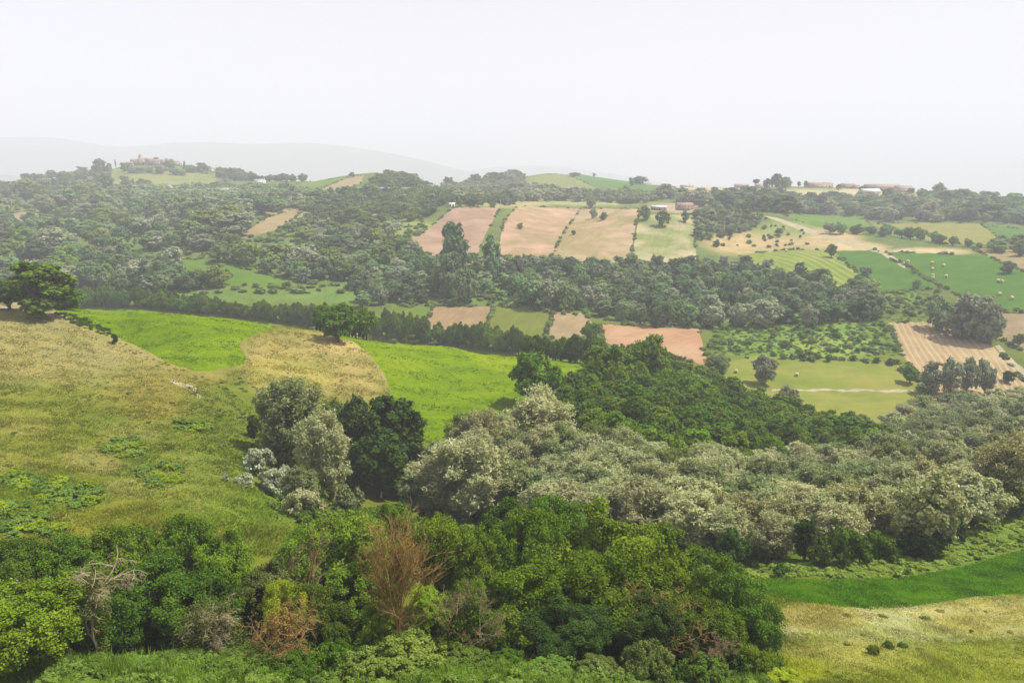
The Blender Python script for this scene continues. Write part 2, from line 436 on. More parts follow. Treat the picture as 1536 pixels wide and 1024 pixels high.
def crown_points(rng, kind, n_leaf, lod):
    """leaf positions, normals, tone (0..1), limb ends; nominal crown sizes"""
    if kind == 'oak':
        H, R, z0, nl, nsub, lr, sr = 10., 4.6, (.9, .7, .1, .1)[lod], 26, 15, (.26, .44), (.28, .44)
    elif kind == 'tall':
        H, R, z0, nl, nsub, lr, sr = 12., 3.4, (.7, .5, .1, .1)[lod], 30, 14, (.30, .50), (.28, .42)
    elif kind == 'poplar':
        H, R, z0, nl, nsub, lr, sr = 11., 4.0, .4, 40, 20, (.24, .42), (.28, .44)
    elif kind == 'feather':
        H, R, z0, nl, nsub, lr, sr = 11., 3.6, .3, 46, 15, (.19, .32), (.3, .5)
    elif kind == 'bush':
        H, R, z0, nl, nsub, lr, sr = 3., 2.2, .0, 11, 9, (.26, .46), (.28, .45)
    elif kind == 'thicket':
        H, R, z0, nl, nsub, lr, sr = 3., 3.6, .0, 26, 10, (.16, .30), (.28, .45)
    elif kind == 'cypress':
        H, R, z0, nl, nsub, lr, sr = 10., 1.1, .3, 16, 8, (.5, .8), (.3, .5)
    elif kind == 'cone':
        H, R, z0, nl, nsub, lr, sr = 4., 1.6, .0, 16, 12, (.3, .5), (.25, .4)
    elif kind == 'pine':
        H, R, z0, nl, nsub, lr, sr = 9., 4.2, 5.6, 12, 10, (.24, .36), (.25, .4)
    hc = (H - z0) / 2; cz = z0 + hc
    lob = []
    off = rng.uniform(-.12, .12, 2) * R
    tries = 0
    while len(lob) < nl and tries < 4000:
        tries += 1
        d = unit(rng.normal(size=3)); r = rng.uniform(.15, 1) ** .45
        p = d * r
        rl = rng.uniform(*lr) * R
        z = cz + p[2] * (hc - rl * .7)
        if kind in ('cypress', 'cone'):
            k = np.clip((H - z) / (H - z0), .08, 1) ** (.6 if kind == 'cypress' else .9)
            if kind == 'cone': rl *= .5 + .6 * k
        elif kind in ('bush', 'thicket'): z = abs(z) * .92; k = max(.15, 1 - (max(z, 0) / H) ** 1.7)
        else:
            k = 1 if p[2] > -.4 else .86
        x, y = p[0] * (R - rl * .6) * k, p[1] * (R - rl * .6) * k
        q = np.array([x + off[0] * p[2], y + off[1] * p[2], z])
        if any(np.linalg.norm(q - o[0]) < .62 * min(rl, o[1]) for o in lob): continue
        lob.append((q, rl))
    PP, NN, TT = [], [], []
    tot = sum(l[1] ** 2 for l in lob)
    c0 = np.array([0, 0, cz - hc * .25])
    for c, rl in lob:
        tone_l = rng.uniform(-.16, .16)
        k = max(4, int(n_leaf * rl ** 2 / tot))
        sd = unit(rng.normal(size=(nsub, 3)) + unit(c - c0) * .45 + np.array([0, 0, .25]))
        sc = c + sd * rl * rng.uniform(.55, .95, (nsub, 1)) * np.array([1, 1, .9])
        srr = rl * rng.uniform(*sr, nsub)
        tone_s = rng.uniform(-.14, .14, nsub)
        idx = rng.integers(0, nsub, k)
        d = unit(rng.normal(size=(k, 3)))
        rad = srr[idx][:, None] * rng.uniform(.2, 1.15, (k, 1)) ** .6
        st = np.array([1, 1, .85]) if kind in ('oak', 'tall', 'bush', 'thicket', 'pine') else np.array([.75, .75, 1.15])
        p = sc[idx] + d * rad * st
        if kind in ('poplar', 'feather'):            # leafy sprays that rise and spread from each limb
            sdir = unit(unit(sc - c0) * .75 + np.array([0, 0, .85]) + rng.normal(size=(nsub, 3)) * .35)
            sl = rng.uniform(.9, 2.1, nsub); tt = rng.uniform(-.35, 1, (k, 1)) ** 1.0
            p = sc[idx] + sdir[idx] * tt * sl[idx][:, None] * .8 + rng.normal(size=(k, 3)) * (.30 - .16 * np.clip(tt, 0, 1))
        nn = unit(d * .6 + unit(p - c0) * .45 + np.array([0, 0, .30 if lod < 2 else .15]) + rng.normal(size=(k, 3)) * (.5 if kind in ('poplar', 'feather') else .55 if lod < 2 else .22))
        PP.append(p); NN.append(nn)
        TT.append(np.clip(.5 + tone_l + tone_s[idx] + rng.uniform(-.34, .34, k) * (1 if lod < 2 else .6), 0, 1))
    P_ = np.concatenate(PP); ok = P_[:, 2] > .02
    return P_[ok], np.concatenate(NN)[ok], np.concatenate(TT)[ok], [l[0] for l in lob], H, R, z0


def wiggle(rng, p0, p1, m, amp):
    t = np.linspace(0, 1, m)[:, None]
    w = rng.normal(size=(m, 3)) * amp * np.linalg.norm(np.array(p1) - np.array(p0)); w[0] = 0; w[-1] = 0
    return np.array(p0) * (1 - t) + np.array(p1) * t + w


PROTO = {}
NLEAF = {0: 54000, 1: 10500, 2: 2700, 3: 760}
LSIZE = {0: .215, 1: .50, 2: .92, 3: 1.65}
NPROTO = {0: 4, 1: 4, 2: 5, 3: 4}


def proto(kind, lod, idx):
    key = (kind, lod, idx)
    if key in PROTO: return PROTO[key]
    rng = np.random.default_rng(hash((kind.__len__(), ord(kind[0]), lod, idx)) % 99991)
    nl = NLEAF[lod]; ls = LSIZE[lod]
    small = kind in ('bush', 'cypress', 'cone')
    low = kind == 'thicket'
    if small: nl = int(nl * .45); ls *= .62
    if kind in ('poplar', 'feather') and lod == 1: nl = 21000; ls = .44
    if kind == 'thicket': nl = int(nl * .6); ls *= .75
    P_, Nn, T, lobes, H, R, z0 = crown_points(rng, kind, nl, lod)
    feather = kind in ('poplar', 'feather', 'cypress', 'cone')
    v, f = leaf_quads(rng, P_, Nn, ls * (1.1 if feather else 1), .34 if feather else .62, .7 if feather else 0)
    crown = mesh_np(kind + '_leaves', v, f, [L['oak']], fattr=T)
    mb = MB()
    r0 = .030 * H if not (small or low) else .02 * H
    top = np.array([rng.uniform(-.3, .3), rng.uniform(-.3, .3), H * .72])
    sp = wiggle(rng, (0, 0, -.6), top, 7, .025)
    mb.tube(sp, np.linspace(r0 * 1.25, r0 * .25, 7), 7)
    for q in (lobes if lod < 2 else lobes[:4]):
        k = rng.integers(1, 4)
        base = sp[k] if q[2] > sp[k][2] else sp[1]
        mid = (base + q) / 2 + np.array([0, 0, -.08 * H * rng.uniform(0, 1)])
        mb.tube(np.concatenate([wiggle(rng, base, mid, 3, .04), wiggle(rng, mid, q, 3, .05)[1:]]), np.linspace(r0 * .42, r0 * .08, 5), 5)
    trunk = mb.mesh(kind + '_trunk', BARK, True)
    PROTO[key] = (trunk, crown, H, R, P_, Nn, T, ls, feather)
    return PROTO[key]


WHOLE = {}


def proto_whole(kind, lod, idx):
    """crown and trunk in one mesh, for trees too small to show their parts"""
    key = (kind, lod, idx)
    if key in WHOLE: return WHOLE[key]
    tr, cr, H, R = proto(kind, lod, idx)[:4]
    vs = []; fs = []; mi = []; at = []; nb = 0
    for k, me in enumerate((cr, tr)):
        v = np.empty(len(me.vertices) * 3, np.float32); me.vertices.foreach_get('co', v)
        lp = np.empty(len(me.loops), np.int32); me.loops.foreach_get('vertex_index', lp)
        vs.append(v.reshape(-1, 3)); fs.append(lp.reshape(-1, 4) + nb); nb += len(me.vertices); mi.append(np.full(len(me.polygons), k))
        if k == 0:
            a = np.empty(len(me.polygons), np.float32); me.attributes['leafv'].data.foreach_get('value', a); at.append(a)
        else: at.append(np.full(len(me.polygons), .5))
    WHOLE[key] = mesh_np(kind, np.concatenate(vs), np.concatenate(fs), [L['oak'], BARK], np.concatenate(mi), fattr=np.concatenate(at))
    return WHOLE[key]


def set_leaf(o, mat):
    o.material_slots[0].link = 'OBJECT'; o.material_slots[0].material = mat


NPLANT = [0]


def plant(name, kind, x, y, z, h, w, mat, label, cat='tree', group=None, lod=1, sink=.1):
    i = random.randrange(NPROTO[lod])
    tr, cr, H, R = proto(kind, lod, i)[:4]
    sx = w / (2 * R) * random.uniform(.94, 1.06); sz = h / H
    rz = random.uniform(0, 6.283)
    if lod <= 1:
        root = bpy.data.objects.new(name, None); COL.objects.link(root); root.empty_display_size = .5
        c = obj('crown', cr, root); set_leaf(c, L[mat])
        obj('stem' if kind in ('bush', 'cone') else 'trunk', tr, root)
    else:
        root = obj(name, proto_whole(kind, lod, i)); set_leaf(root, L[mat])
    root.location = (x, y, z - sink); root.scale = (sx, w / (2 * R), sz); root.rotation_euler = (random.uniform(-.05, .05), random.uniform(-.05, .05), rz)
    tag(root, label, cat, group); NPLANT[0] += 1
    return root


def plant_px(name, kind, px, Y, top, wpx, mat, label, cat='tree', group=None, lod=0, hmin=1.0):
    """tree standing in photo column px at Y metres whose top reaches photo row top"""
    x, y, z = on_land(px, Y)
    q = float(pix2aq(px, top)[1]); h = max(hmin, q * Y - z)
    dep = Y / (CP + (512 - (top + 40)) / F * SP)
    return plant(name, kind, x, y, z, h, wpx / F * dep, mat, label, cat, group, lod)


def base_px(name, kind, px, base, top, wpx, mat, label, cat='tree', group=None, lod=1):
    """the same, from the photo row of the foot"""
    X, Yv, Z = hit([px], [base])
    q = float(pix2aq(px, top)[1]); h = q * Yv[0] - Z[0]
    return plant(name, kind, X[0], Yv[0], Z[0], max(.4, h), wpx / F * Yv[0], mat, label, cat, group, lod)


def spots(poly, spacing, nmax, rng, cand=6000, avoid=()):
    """evenly spread land points inside a photo polygon of foot points"""
    p = np.array(poly, float); lo, hi = p.min(0), p.max(0)
    px = rng.uniform(lo[0], hi[0], cand); py = rng.uniform(lo[1], hi[1], cand)
    k = inpoly(px, py, poly)
    for av in avoid: k &= ~inpoly(px, py, av)
    px, py = px[k], py[k]
    X, Y, Z = hit(px, py); out = []; grid = {}
    for i in range(len(px)):
        if not (Y[i] == Y[i]) or Y[i] > 2500: continue
        s = spacing; gx, gy = int(X[i] // s), int(Y[i] // s)
        if any((X[i] - a) ** 2 + (Y[i] - b) ** 2 < s * s for dx in (-1, 0, 1) for dy in (-1, 0, 1) for a, b in grid.get((gx + dx, gy + dy), ())): continue
        grid.setdefault((gx, gy), []).append((X[i], Y[i])); out.append((X[i], Y[i], Z[i], px[i], py[i]))
        if len(out) >= nmax: break
    return out


def merged(name, items, mat, label, cat, kind='stuff', seed=0):
    """many plants as one mass; items: (kind, lod, x, y, z, h, w)"""
    rng = np.random.default_rng(seed); V = []; T_ = []; MI = []; mats = mat if isinstance(mat, list) else [mat]
    for kd, lod, x, y, z, h, w in items:
        _, _, H, R, P_, Nn, T, ls, fe = proto(kd, lod, int(rng.integers(0, NPROTO[lod])))
        me = proto(kd, lod, int(rng.integers(0, NPROTO[lod])))[1]
        v = np.empty(len(me.vertices) * 3, np.float32); me.vertices.foreach_get('co', v); v = v.reshape(-1, 3)
        a = np.empty(len(me.polygons), np.float32); me.attributes['leafv'].data.foreach_get('value', a)
        th = rng.uniform(0, 6.283); c, s = math.cos(th), math.sin(th); k = w / (2 * R)
        V.append(np.stack([(v[:, 0] * c - v[:, 1] * s) * k + x, (v[:, 0] * s + v[:, 1] * c) * k + y, v[:, 2] * h / H + z - .1], 1))
        T_.append(np.clip(a + rng.uniform(-.3, .3), 0, 1)); MI.append(np.full(len(a), int(rng.integers(0, len(mats)))))
    V = np.concatenate(V)
    o = obj(name, mesh_np(name, V, np.arange(len(V)).reshape(-1, 4), mats, np.concatenate(MI), fattr=np.concatenate(T_)))
    return tag(o, label, cat, kind=kind)

# ------------------------------------------------------------------ fields (photo outlines laid on the land)
# name, label, outline, material arguments
FM = field_mat
CROP = [(76,461),(150,459.5),(250,466),(330,473.5),(400,483),(450,489),(500,496),(545,508.5),(620,513.5),(700,522),(780,532),(868,544),(884,549),(868,566),(850,590),(815,620),(790,650),(745,672),(700,670),(645,665),(610,655),(590,628),
        (586,588),(576,560),(556,532),(528,512),(480,498),(446,491),(416,489),(385,499),(360,513),(358,520),(370,535),(366,546),(322,555),(290,556),(262,548),(200,516),(130,489)]
STRIP = [(1120,868),(1250,868.5),(1350,868),(1440,851),(1536,823),(1720,775),(1720,862),(1536,890),(1450,895),(1400,905),(1340,912),(1290,912),(1220,905),(1165,895),(1110,880)]
FIELDS = [
 ('crop_field', 'brilliant green field of young crop running along the hedged ridge', CROP, FM('young_crop', (.070,.132,.001), (.172,.245,.003), .75, 3.5, .035, patch=(.19,.24,.004), patch_amt=.45, fine=.9)),
 ('grass_strip', 'deep green strip of crop curving below the bramble bank', STRIP, FM('green_strip', (.036,.096,.001), (.075,.165,.003), .45, 2.0, .06, patch=(.05,.078,.006), patch_amt=.35, fine=1.5)),
 ('meadow', 'mown yellow green meadow with two bales on the valley floor', [(1093,541),(1140,533),(1230,537),(1355,546),(1352,560),(1376,574),(1390,600),(1380,650),(1300,662),(1150,660),(1040,612),(1084,560)], FM('mown_meadow', (0.144, 0.179, 0.026), (0.195, 0.223, 0.041), 0.0, 2.5, .05, patch=(0.235, 0.203, 0.054), patch_amt=.5)),
 ('stubble_field', 'pinkish tan stubble field with pale drill lines', [(1332,484),(1386,482),(1440,495),(1492,521),(1520,550),(1545,585),(1520,612),(1400,612),(1372,560),(1352,530)], FM('stubble', (0.265, 0.176, 0.091), (0.337, 0.251, 0.144), 1.26, 1.4, .05, patch=(0.361, 0.289, 0.161), patch_amt=.4, rows=.11, rowc=(0.397, 0.333, 0.204))),
 ('ploughed_field', 'bare red brown ploughed field behind the ridge hedge', [(899,485),(940,488),(1048,492.5),(1062,548),(1000,535),(906,515)], FM('red_earth', (.31,.165,.09), (.39,.225,.135), .9, 1.5, .1, fine=1, patch=(.36,.26,.16), patch_amt=.5)),
 ('grass_field', 'small green field at the near end of the valley strip fields', [(588,461),(651,458),(637,489),(600,484)], FM('valley_grass', (0.087, 0.138, 0.019), (0.130, 0.175, 0.030), 1.2, 2, .1)),
 ('stubble_field', 'tan pink rectangular field between two green valley strips', [(652,457.5),(741,460.5),(727,494),(690,500),(634,490)], FM('tan_field', (0.238, 0.150, 0.080), (0.301, 0.211, 0.127), 1.3, 2, .1, patch=(0.207, 0.186, 0.085), patch_amt=.35)),
 ('grass_field', 'olive green rectangular field between two tan valley strips', [(742,460.5),(831,463.5),(817,508),(728,497)], FM('olive_field', (0.112, 0.138, 0.024), (0.162, 0.175, 0.036), 1.3, 2.5, .08)),
 ('stubble_field', 'pale tan field beside a round dark tree in the valley', [(832,467),(874,469.5),(888,482),(876,507),(816,508)], FM('pale_tan_field', (0.249, 0.171, 0.090), (0.311, 0.238, 0.142), 1.3, 2.5, .2, patch=(0.237, 0.193, 0.072), patch_amt=.6)),
 ('ploughed_field', 'mauve brown ploughed slope with a straight top edge', [(681,311),(751,311.5),(738,333),(728,352),(715,385),(640,385),(612,362),(650,337)], FM('mauve_earth', (0.240, 0.148, 0.100), (0.312, 0.208, 0.144), .5, 3, .12, patch=(0.320, 0.232, 0.160), patch_amt=.6)),
 ('stubble_field', 'tan slope with pink bare earth beside the ploughed brown slope', [(776,309),(871,313),(843,352),(825,390),(745,385),(756,332)], FM('tan_slope', (0.258, 0.180, 0.096), (0.324, 0.236, 0.140), .35, 4, .15, patch=(0.397, 0.250, 0.169), patch_amt=.9)),
 ('stubble_field', 'golden tan slope with a crumbling bare edge left of the red roofed farmhouse', [(871.5,313),(958,313),(952,345),(944,395),(826,390),(843,353)], FM('gold_slope', (0.228, 0.184, 0.081), (0.309, 0.243, 0.125), 1.2, 4, .12, patch=(0.368, 0.258, 0.169), patch_amt=.7)),
 ('grass_field', 'dry green slope with a bare patch below the red roofed farmhouse', [(959,322),(1042,322),(1043,371),(1046,395),(946,395)], FM('dry_green_slope', (0.136, 0.180, 0.048), (0.232, 0.240, 0.092), 1.3, 4, .15, patch=(0.360, 0.304, 0.184), patch_amt=.7)),
 ('grass_field', 'striped light green field with a few bales above the dark wood', [(1108,383),(1180,374.5),(1236,374.5),(1266,392),(1287,412),(1310,440),(1230,425),(1120,396)], FM('light_green_field', (0.130, 0.175, 0.025), (0.181, 0.218, 0.039), 1.75, 3.5, .04, rows=.05, rowc=(.25,.32,.09), patch=(0.218, 0.218, 0.056), patch_amt=.35)),
 ('crop_field', 'dark green field with a wooded lower edge and a small round bush', [(1252,377),(1312,374.5),(1330,385),(1365,404.5),(1414,431),(1370,437.5),(1318,440),(1292,413),(1268,391)], FM('dark_green_field', (0.053, 0.125, 0.015), (0.078, 0.154, 0.024), .6, 2.5, .08)),
 ('crop_field', 'dark green field scattered with round bales', [(1329,378),(1400,380),(1480,385),(1540,411),(1650,440),(1650,470),(1536,466.5),(1490,462),(1440,446),(1416,430),(1366,402.5)], FM('bale_field', (0.053, 0.128, 0.015), (0.082, 0.159, 0.024), .2, 2.5, .08)),
 ('stubble_field', 'tan fallow field touching a lone round tree by the bale field', [(1456,372),(1536,374),(1660,380),(1660,436),(1541,409),(1482,384)], FM('fallow_field', (0.228, 0.176, 0.085), (0.280, 0.222, 0.123), .2, 3, .15)),
 ('stubble_field', 'dusty tan field behind the large grey willow clump', [(1490,468),(1536,469),(1660,474),(1660,545),(1536,528),(1500,508)], FM('dusty_field', (0.218, 0.160, 0.090), (0.270, 0.211, 0.127), .8, 3, .2)),
 ('grass_field', 'half green field in the side valley below the wooded ridge', [(1172,321),(1240,322),(1296,325),(1306,341),(1270,349),(1218,338)], FM('side_green', (0.082, 0.159, 0.025), (0.125, 0.191, 0.039), .1, 4, .1)),
 ('grass_field', 'long pale yellow green field in the side valley', [(1308,336),(1400,334),(1470,336),(1500,358),(1490,366),(1420,366),(1345,352)], FM('side_pale', (0.181, 0.186, 0.047), (0.237, 0.212, 0.068), .1, 4, .1)),
 ('crop_field', 'dark green field at the far end of the side valley', [(1473,337),(1550,346),(1680,360),(1680,380),(1550,368),(1503,357)], FM('side_dark', (0.062, 0.138, 0.021), (0.087, 0.165, 0.030), .1, 4, .1)),
 ('stubble_field', 'straw coloured field on the ridge behind the far farm sheds', [(1362,291),(1432,296.5),(1436,304),(1372,303)], FM('ridge_straw', (0.259, 0.207, 0.113), (0.311, 0.248, 0.151), .1, 4, .2)),
 ('grass_field', 'pale green field on the far domed hill', [(778,262),(850,261.5),(872,272),(903,286),(870,289),(790,281)], FM('dome_pale', (0.150, 0.181, 0.043), (0.193, 0.212, 0.064), .5, 5, .15)),
 ('crop_field', 'dark green field on the far domed hill', [(851,261.5),(905,265.5),(985,280),(992,291),(905,287),(873,271)], FM('dome_dark', (0.062, 0.143, 0.025), (0.087, 0.170, 0.039), .5, 5, .15)),
 ('stubble_field', 'straw coloured field beside the dark green field on the far ridge', [(987,277),(1072,280),(1062,291),(1000,292)], FM('dome_straw', (0.259, 0.197, 0.113), (0.301, 0.238, 0.151), .5, 5, .2)),
 ('grass_field', 'pale green slope below the hilltop village', [(163,254),(230,252),(330,264),(318,276),(240,279),(163,276)], FM('village_slope', (0.150, 0.175, 0.043), (0.198, 0.207, 0.064), .5, 5, .2, patch=(0.207, 0.207, 0.080), patch_amt=.5)),
 ('stubble_field', 'straw field on top of the middle hill', [(481,284),(526,264.5),(546,263.5),(541,275),(512,286)], FM('hill_straw', (0.270, 0.207, 0.109), (0.311, 0.248, 0.146), .5, 5, .2)),
 ('grass_field', 'narrow green field on the shoulder of the middle hill', [(445,276),(520,265),(479,283),(455,284)], FM('hill_green', (0.106, 0.170, 0.025), (0.150, 0.203, 0.039), .5, 5, .2)),
 ('stubble_field', 'straw slope like a wedge among the left hill woods', [(354,357),(400,327),(450,311),(447,323),(410,346),(366,359)], FM('wedge_straw', (0.249, 0.181, 0.085), (0.295, 0.228, 0.123), .7, 3, .15)),
 ('stubble_field', 'tan field at the far left among woods', [(-140,336),(0,328),(32,317),(71,322),(74,336),(0,346),(-140,352)], FM('left_tan', (0.238, 0.181, 0.094), (0.285, 0.222, 0.127), .1, 4, .1)),
 ('grass_field', 'winding green meadow among the left hill woods', [(248,386),(312,391),(400,411),(432,420),(428,433),(360,427),(282,421),(254,402)], FM('left_meadow', (0.074, 0.149, 0.015), (0.118, 0.181, 0.025), .1, 3, .1)),
]
PATHS = [
 ('path', 'worn bare earth path on the hillside below the bright field', [(252,566),(262,570),(278,575),(291,580),(301,588),(301,597),(296,598),(295,590),(286,585),(274,580),(258,574)]),
 ('path', 'pale mown track straight across the valley meadow', [(1158,583),(1270,583.6),(1382,585),(1382,588.5),(1300,587),(1158,585.3)]),
 ('track', 'pale dirt track climbing over the spur to the green fields', [(1146,324),(1168,327),(1215,343),(1262,360),(1312,373),(1332,378),(1345,388),(1362,402),(1357,403),(1336,390),(1322,380),(1258,364),(1208,348),(1164,331)]),
 ('track', 'twin rutted dirt track along the edge of the stubble field', [(1492,519),(1499,518),(1530,549),(1560,575),(1552,580),(1521,552)]),
 ('track', 'short pale dirt track at the end of the ridge', [(-20,461),(30,462),(66,461.5),(72,464),(30,466),(-20,466)]),
]
PATHM = field_mat('dirt_track', (.30,.25,.16), (.40,.34,.23), .3, 1.5, .4, fine=1.4)

# tints of the open land: (px, py, rx, ry, colour, strength)
GREEN = np.array((.145,.172,.022)); STRAW = np.array((.30,.265,.095)); OLIVE = np.array((.205,.225,.034)); FARG = np.array((.125,.165,.050))
BLOBS = [
 (60,500,180,45,(.29,.265,.16),1),(180,540,150,60,STRAW,.95),(60,545,110,36,(.30,.27,.13),.7),(-100,520,200,80,STRAW,.8),
 (120,610,150,50,OLIVE,.8),(60,660,140,50,OLIVE,.75),(260,590,90,40,(.25,.215,.05),.8),(110,560,90,18,STRAW,.5),(30,700,40,20,STRAW,.3),(200,650,40,14,(.36,.33,.13),.4),(130,690,40,18,STRAW,.6),(190,740,40,18,(.35,.32,.16),.6),(150,780,200,40,(.205,.215,.028),.9),
 (70,745,90,24,(.125,.19,.022),.6),(250,700,70,22,(.13,.19,.022),.6),(340,765,90,22,(.13,.20,.022),.6),(130,630,50,14,(.15,.185,.025),.5),(330,680,50,18,(.12,.185,.02),.6),(30,640,40,14,(.26,.235,.07),.6),(160,700,30,10,(.30,.27,.10),.6),
 (460,530,110,34,(.33,.275,.095),1),(530,560,60,40,(.335,.28,.10),1),(430,565,70,30,(.34,.30,.085),.9),(520,515,50,16,(.44,.35,.15),.9),
 (330,640,70,60,(.135,.18,.02),.7),(330,590,60,16,(.15,.19,.03),.5),(400,740,80,50,(.16,.225,.025),.7),(270,720,90,40,(.22,.25,.05),.6),
 (1350,935,220,26,(.41,.405,.20),1),(1500,925,110,28,(.43,.39,.165),1),(1230,925,70,20,(.38,.31,.10),.7),(1500,1000,240,34,(.25,.28,.045),1),(1280,980,120,24,(.36,.345,.10),.7),(1190,1005,50,18,(.33,.34,.03),.7),
 (1350,845,220,20,(.14,.23,.03),.8),(1500,800,80,30,(.19,.28,.05),.9),
 (600,1000,200,30,(.15,.23,.03),.8),(880,1005,120,22,(.24,.23,.06),.8),(1020,1010,80,20,(.32,.26,.10),.7),
 (1200,505,110,40,(.17,.27,.05),.9),(1250,520,70,16,(.27,.33,.07),.7),(1350,450,40,12,(.17,.26,.05),.8),
 (1130,365,70,18,(.44,.33,.17),.95),(1240,358,50,16,(.46,.35,.20),.95),(1290,372,40,8,(.50,.38,.23),.9),(1180,345,50,12,(.24,.27,.09),.8),(1200,378,80,6,(.34,.30,.14),.6),
 (1390,378,60,6,(.52,.40,.25),.9),(1200,292,130,8,(.42,.38,.22),.9),(1110,290,40,8,(.44,.39,.23),.8),(1320,287,70,5,(.50,.40,.28),.8),
 (1060,281,50,6,(.50,.40,.28),.8),(620,345,40,14,(.28,.31,.10),.8),(560,330,40,8,(.34,.33,.12),.6),(430,320,30,10,(.42,.34,.16),.6),(548,322,14,8,(.46,.36,.18),.8),
 (175,307,14,6,(.55,.44,.22),.9),(160,362,16,6,(.50,.47,.22),.9),(300,315,30,8,(.32,.34,.12),.8),(360,290,26,10,(.17,.30,.07),.8),(150,262,18,6,(.46,.37,.22),.9),
 (760,305,60,6,(.40,.34,.17),.8),(890,303,80,5,(.36,.36,.14),.8),(1020,312,50,7,(.50,.36,.26),.7),(560,295,20,7,(.5,.38,.24),.5),(508,312,20,5,(.52,.42,.28),.7),
 (620,440,200,16,(.15,.25,.05),.6),(880,440,60,30,(.16,.26,.05),.6),(330,440,140,14,(.14,.22,.05),.6),(500,385,120,40,(.14,.21,.05),.6),
]


def land_tint(px, py, y):
    far = np.clip((y - 250) / 250, 0, 1)[:, None]
    c = GREEN * (1 - far) + FARG * far
    for bx, by, rx, ry, col, s in BLOBS:
        d = ((px - bx) / rx) ** 2 + ((py - by) / ry) ** 2
        w = (np.clip(1.6 - d, 0, 1.0) * s)[:, None]
        c = c * (1 - w) + np.array(col) * w
    return c


# ------------------------------------------------------------------ one sheet of land, cut along the field edges
jit = np.random.default_rng(5)
pa = ga2 + jit.uniform(-.0018, .0018, ga2.shape); pb = gb2 + jit.uniform(-.005, .005, gb2.shape)
pa[0] = GA[0]; pa[-1] = GA[-1]; pb[:, 0] = GB[0]; pb[:, -1] = GB[-1]
P2 = [Vector(p) for p in np.stack([pa.ravel(), pb.ravel()], 1)]
edges = []; AREAS = []
for nm, lb, poly, *mt in FIELDS + PATHS:
    dense = []
    for (x0, y0), (x1, y1) in zip(poly, poly[1:] + poly[:1]):
        m = max(1, int(math.hypot(x1 - x0, y1 - y0) / 7))
        for k in range(m): dense.append((x0 + (x1 - x0) * k / m, y0 + (y1 - y0) * k / m))
    d = np.array(dense)
    wob = np.sin(np.arange(len(d)) * 2.1 + len(lb)) * .35 + np.sin(np.arange(len(d)) * .77 + len(lb) * 3) * .5
    X, Yv, Z = hit(d[:, 0], d[:, 1] + wob * np.clip((d[:, 1] - 250) / 150, .3, 2.0))
    k = Yv == Yv
    ab = np.stack([X[k] / Yv[k], np.log(Yv[k])], 1)
    s = len(P2)
    P2 += [Vector(p) for p in ab]
    edges += [(s + i, s + (i + 1) % len(ab)) for i in range(len(ab))]
    AREAS.append((nm, lb, [tuple(p) for p in ab], mt[0] if mt else PATHM))
cv, ce, cf, _, _, _ = delaunay_2d_cdt(P2, edges, [], 0, 1e-7)
V2 = np.array([tuple(p) for p in cv]); TR = np.array([f for f in cf if len(f) == 3])
yy = np.exp(V2[:, 1]); V3 = np.stack([V2[:, 0] * yy, yy, q_at(V2[:, 0], V2[:, 1]) * yy], 1)
cen = V2[TR].mean(1)
e1 = V2[TR[:, 1]] - V2[TR[:, 0]]; e2 = V2[TR[:, 2]] - V2[TR[:, 0]]
flip = e1[:, 0] * e2[:, 1] - e1[:, 1] * e2[:, 0] < 0
TR[flip] = TR[flip][:, ::-1]
owner = np.full(len(TR), -1)
for i, (nm, lb, ab, mt) in enumerate(AREAS):
    p = np.array(ab); k = np.where((cen[:, 0] >= p[:, 0].min()) & (cen[:, 0] <= p[:, 0].max()) & (cen[:, 1] >= p[:, 1].min()) & (cen[:, 1] <= p[:, 1].max()))[0]
    owner[k[inpoly(cen[k, 0], cen[k, 1], ab)]] = i
vpx, vpy = aq2pix(V2[:, 0], V3[:, 2] / V3[:, 1])
TINT = land_tint(vpx, vpy, V3[:, 1])
GMAT = ground_mat()
for i in range(-1, len(AREAS)):
    t = TR[owner == i]
    if not len(t): continue
    u, inv = np.unique(t, return_inverse=True)
    nm, lb, mt = ('terrain', 'rolling grassy farmland of ridges ravines and valleys', GMAT) if i < 0 else (AREAS[i][0], AREAS[i][1], AREAS[i][3])
    me = mesh_np(nm, V3[u], inv.reshape(-1, 3), [mt], smooth=True)
    if i < 0:
        at = me.attributes.new('tint', 'FLOAT_COLOR', 'POINT'); c4 = np.ones((len(u), 4), np.float32); c4[:, :3] = TINT[u]
        at.data.foreach_set('color', c4.ravel())
    tag(obj(nm, me), lb, 'land' if i < 0 else nm.split('_')[-1], kind='structure')

# ------------------------------------------------------------------ mountains far behind
def mountain_range(name, label, prof, Y, depth, seed):
    px = np.array([p[0] for p in prof], float); q = np.array([float(pix2aq(p[0], p[1])[1]) for p in prof])
    xs = np.linspace(px[0], px[-1], 220)
    top = np.interp(xs, px, q) * Y
    ker = np.hanning(15); ker /= ker.sum(); top = np.convolve(np.pad(top, 7, mode='edge'), ker, 'valid')
    X = (xs - 768) / F / (CP + .19 * SP) * Y
    V = []
    dd = np.linspace(-1, 1, 25)
    for j, d in enumerate(dd):
        yj = Y + d * depth
        fade = (1 - abs(d)) ** .9
        z = -160 + (top + 160) * fade + fbm(X, np.full_like(X, yj), seed, 1800, 4) * 90 * fade * abs(d) * 1.5
        V.append(np.stack([X, np.full_like(X, yj) + 300 * np.sin(X / 1500 + seed), z], 1))
    n_ = len(xs); i = np.arange(24)[:, None] * n_ + np.arange(n_ - 1)[None]
    f = np.stack([i, i + 1, i + 1 + n_, i + n_], -1).reshape(-1, 4)
    o = obj(name, mesh_np(name, np.concatenate(V), f, [plain_mat(name, (.09, .13, .07), 1, .4, .004)], smooth=True))
    tag(o, label, 'mountains', kind='structure')


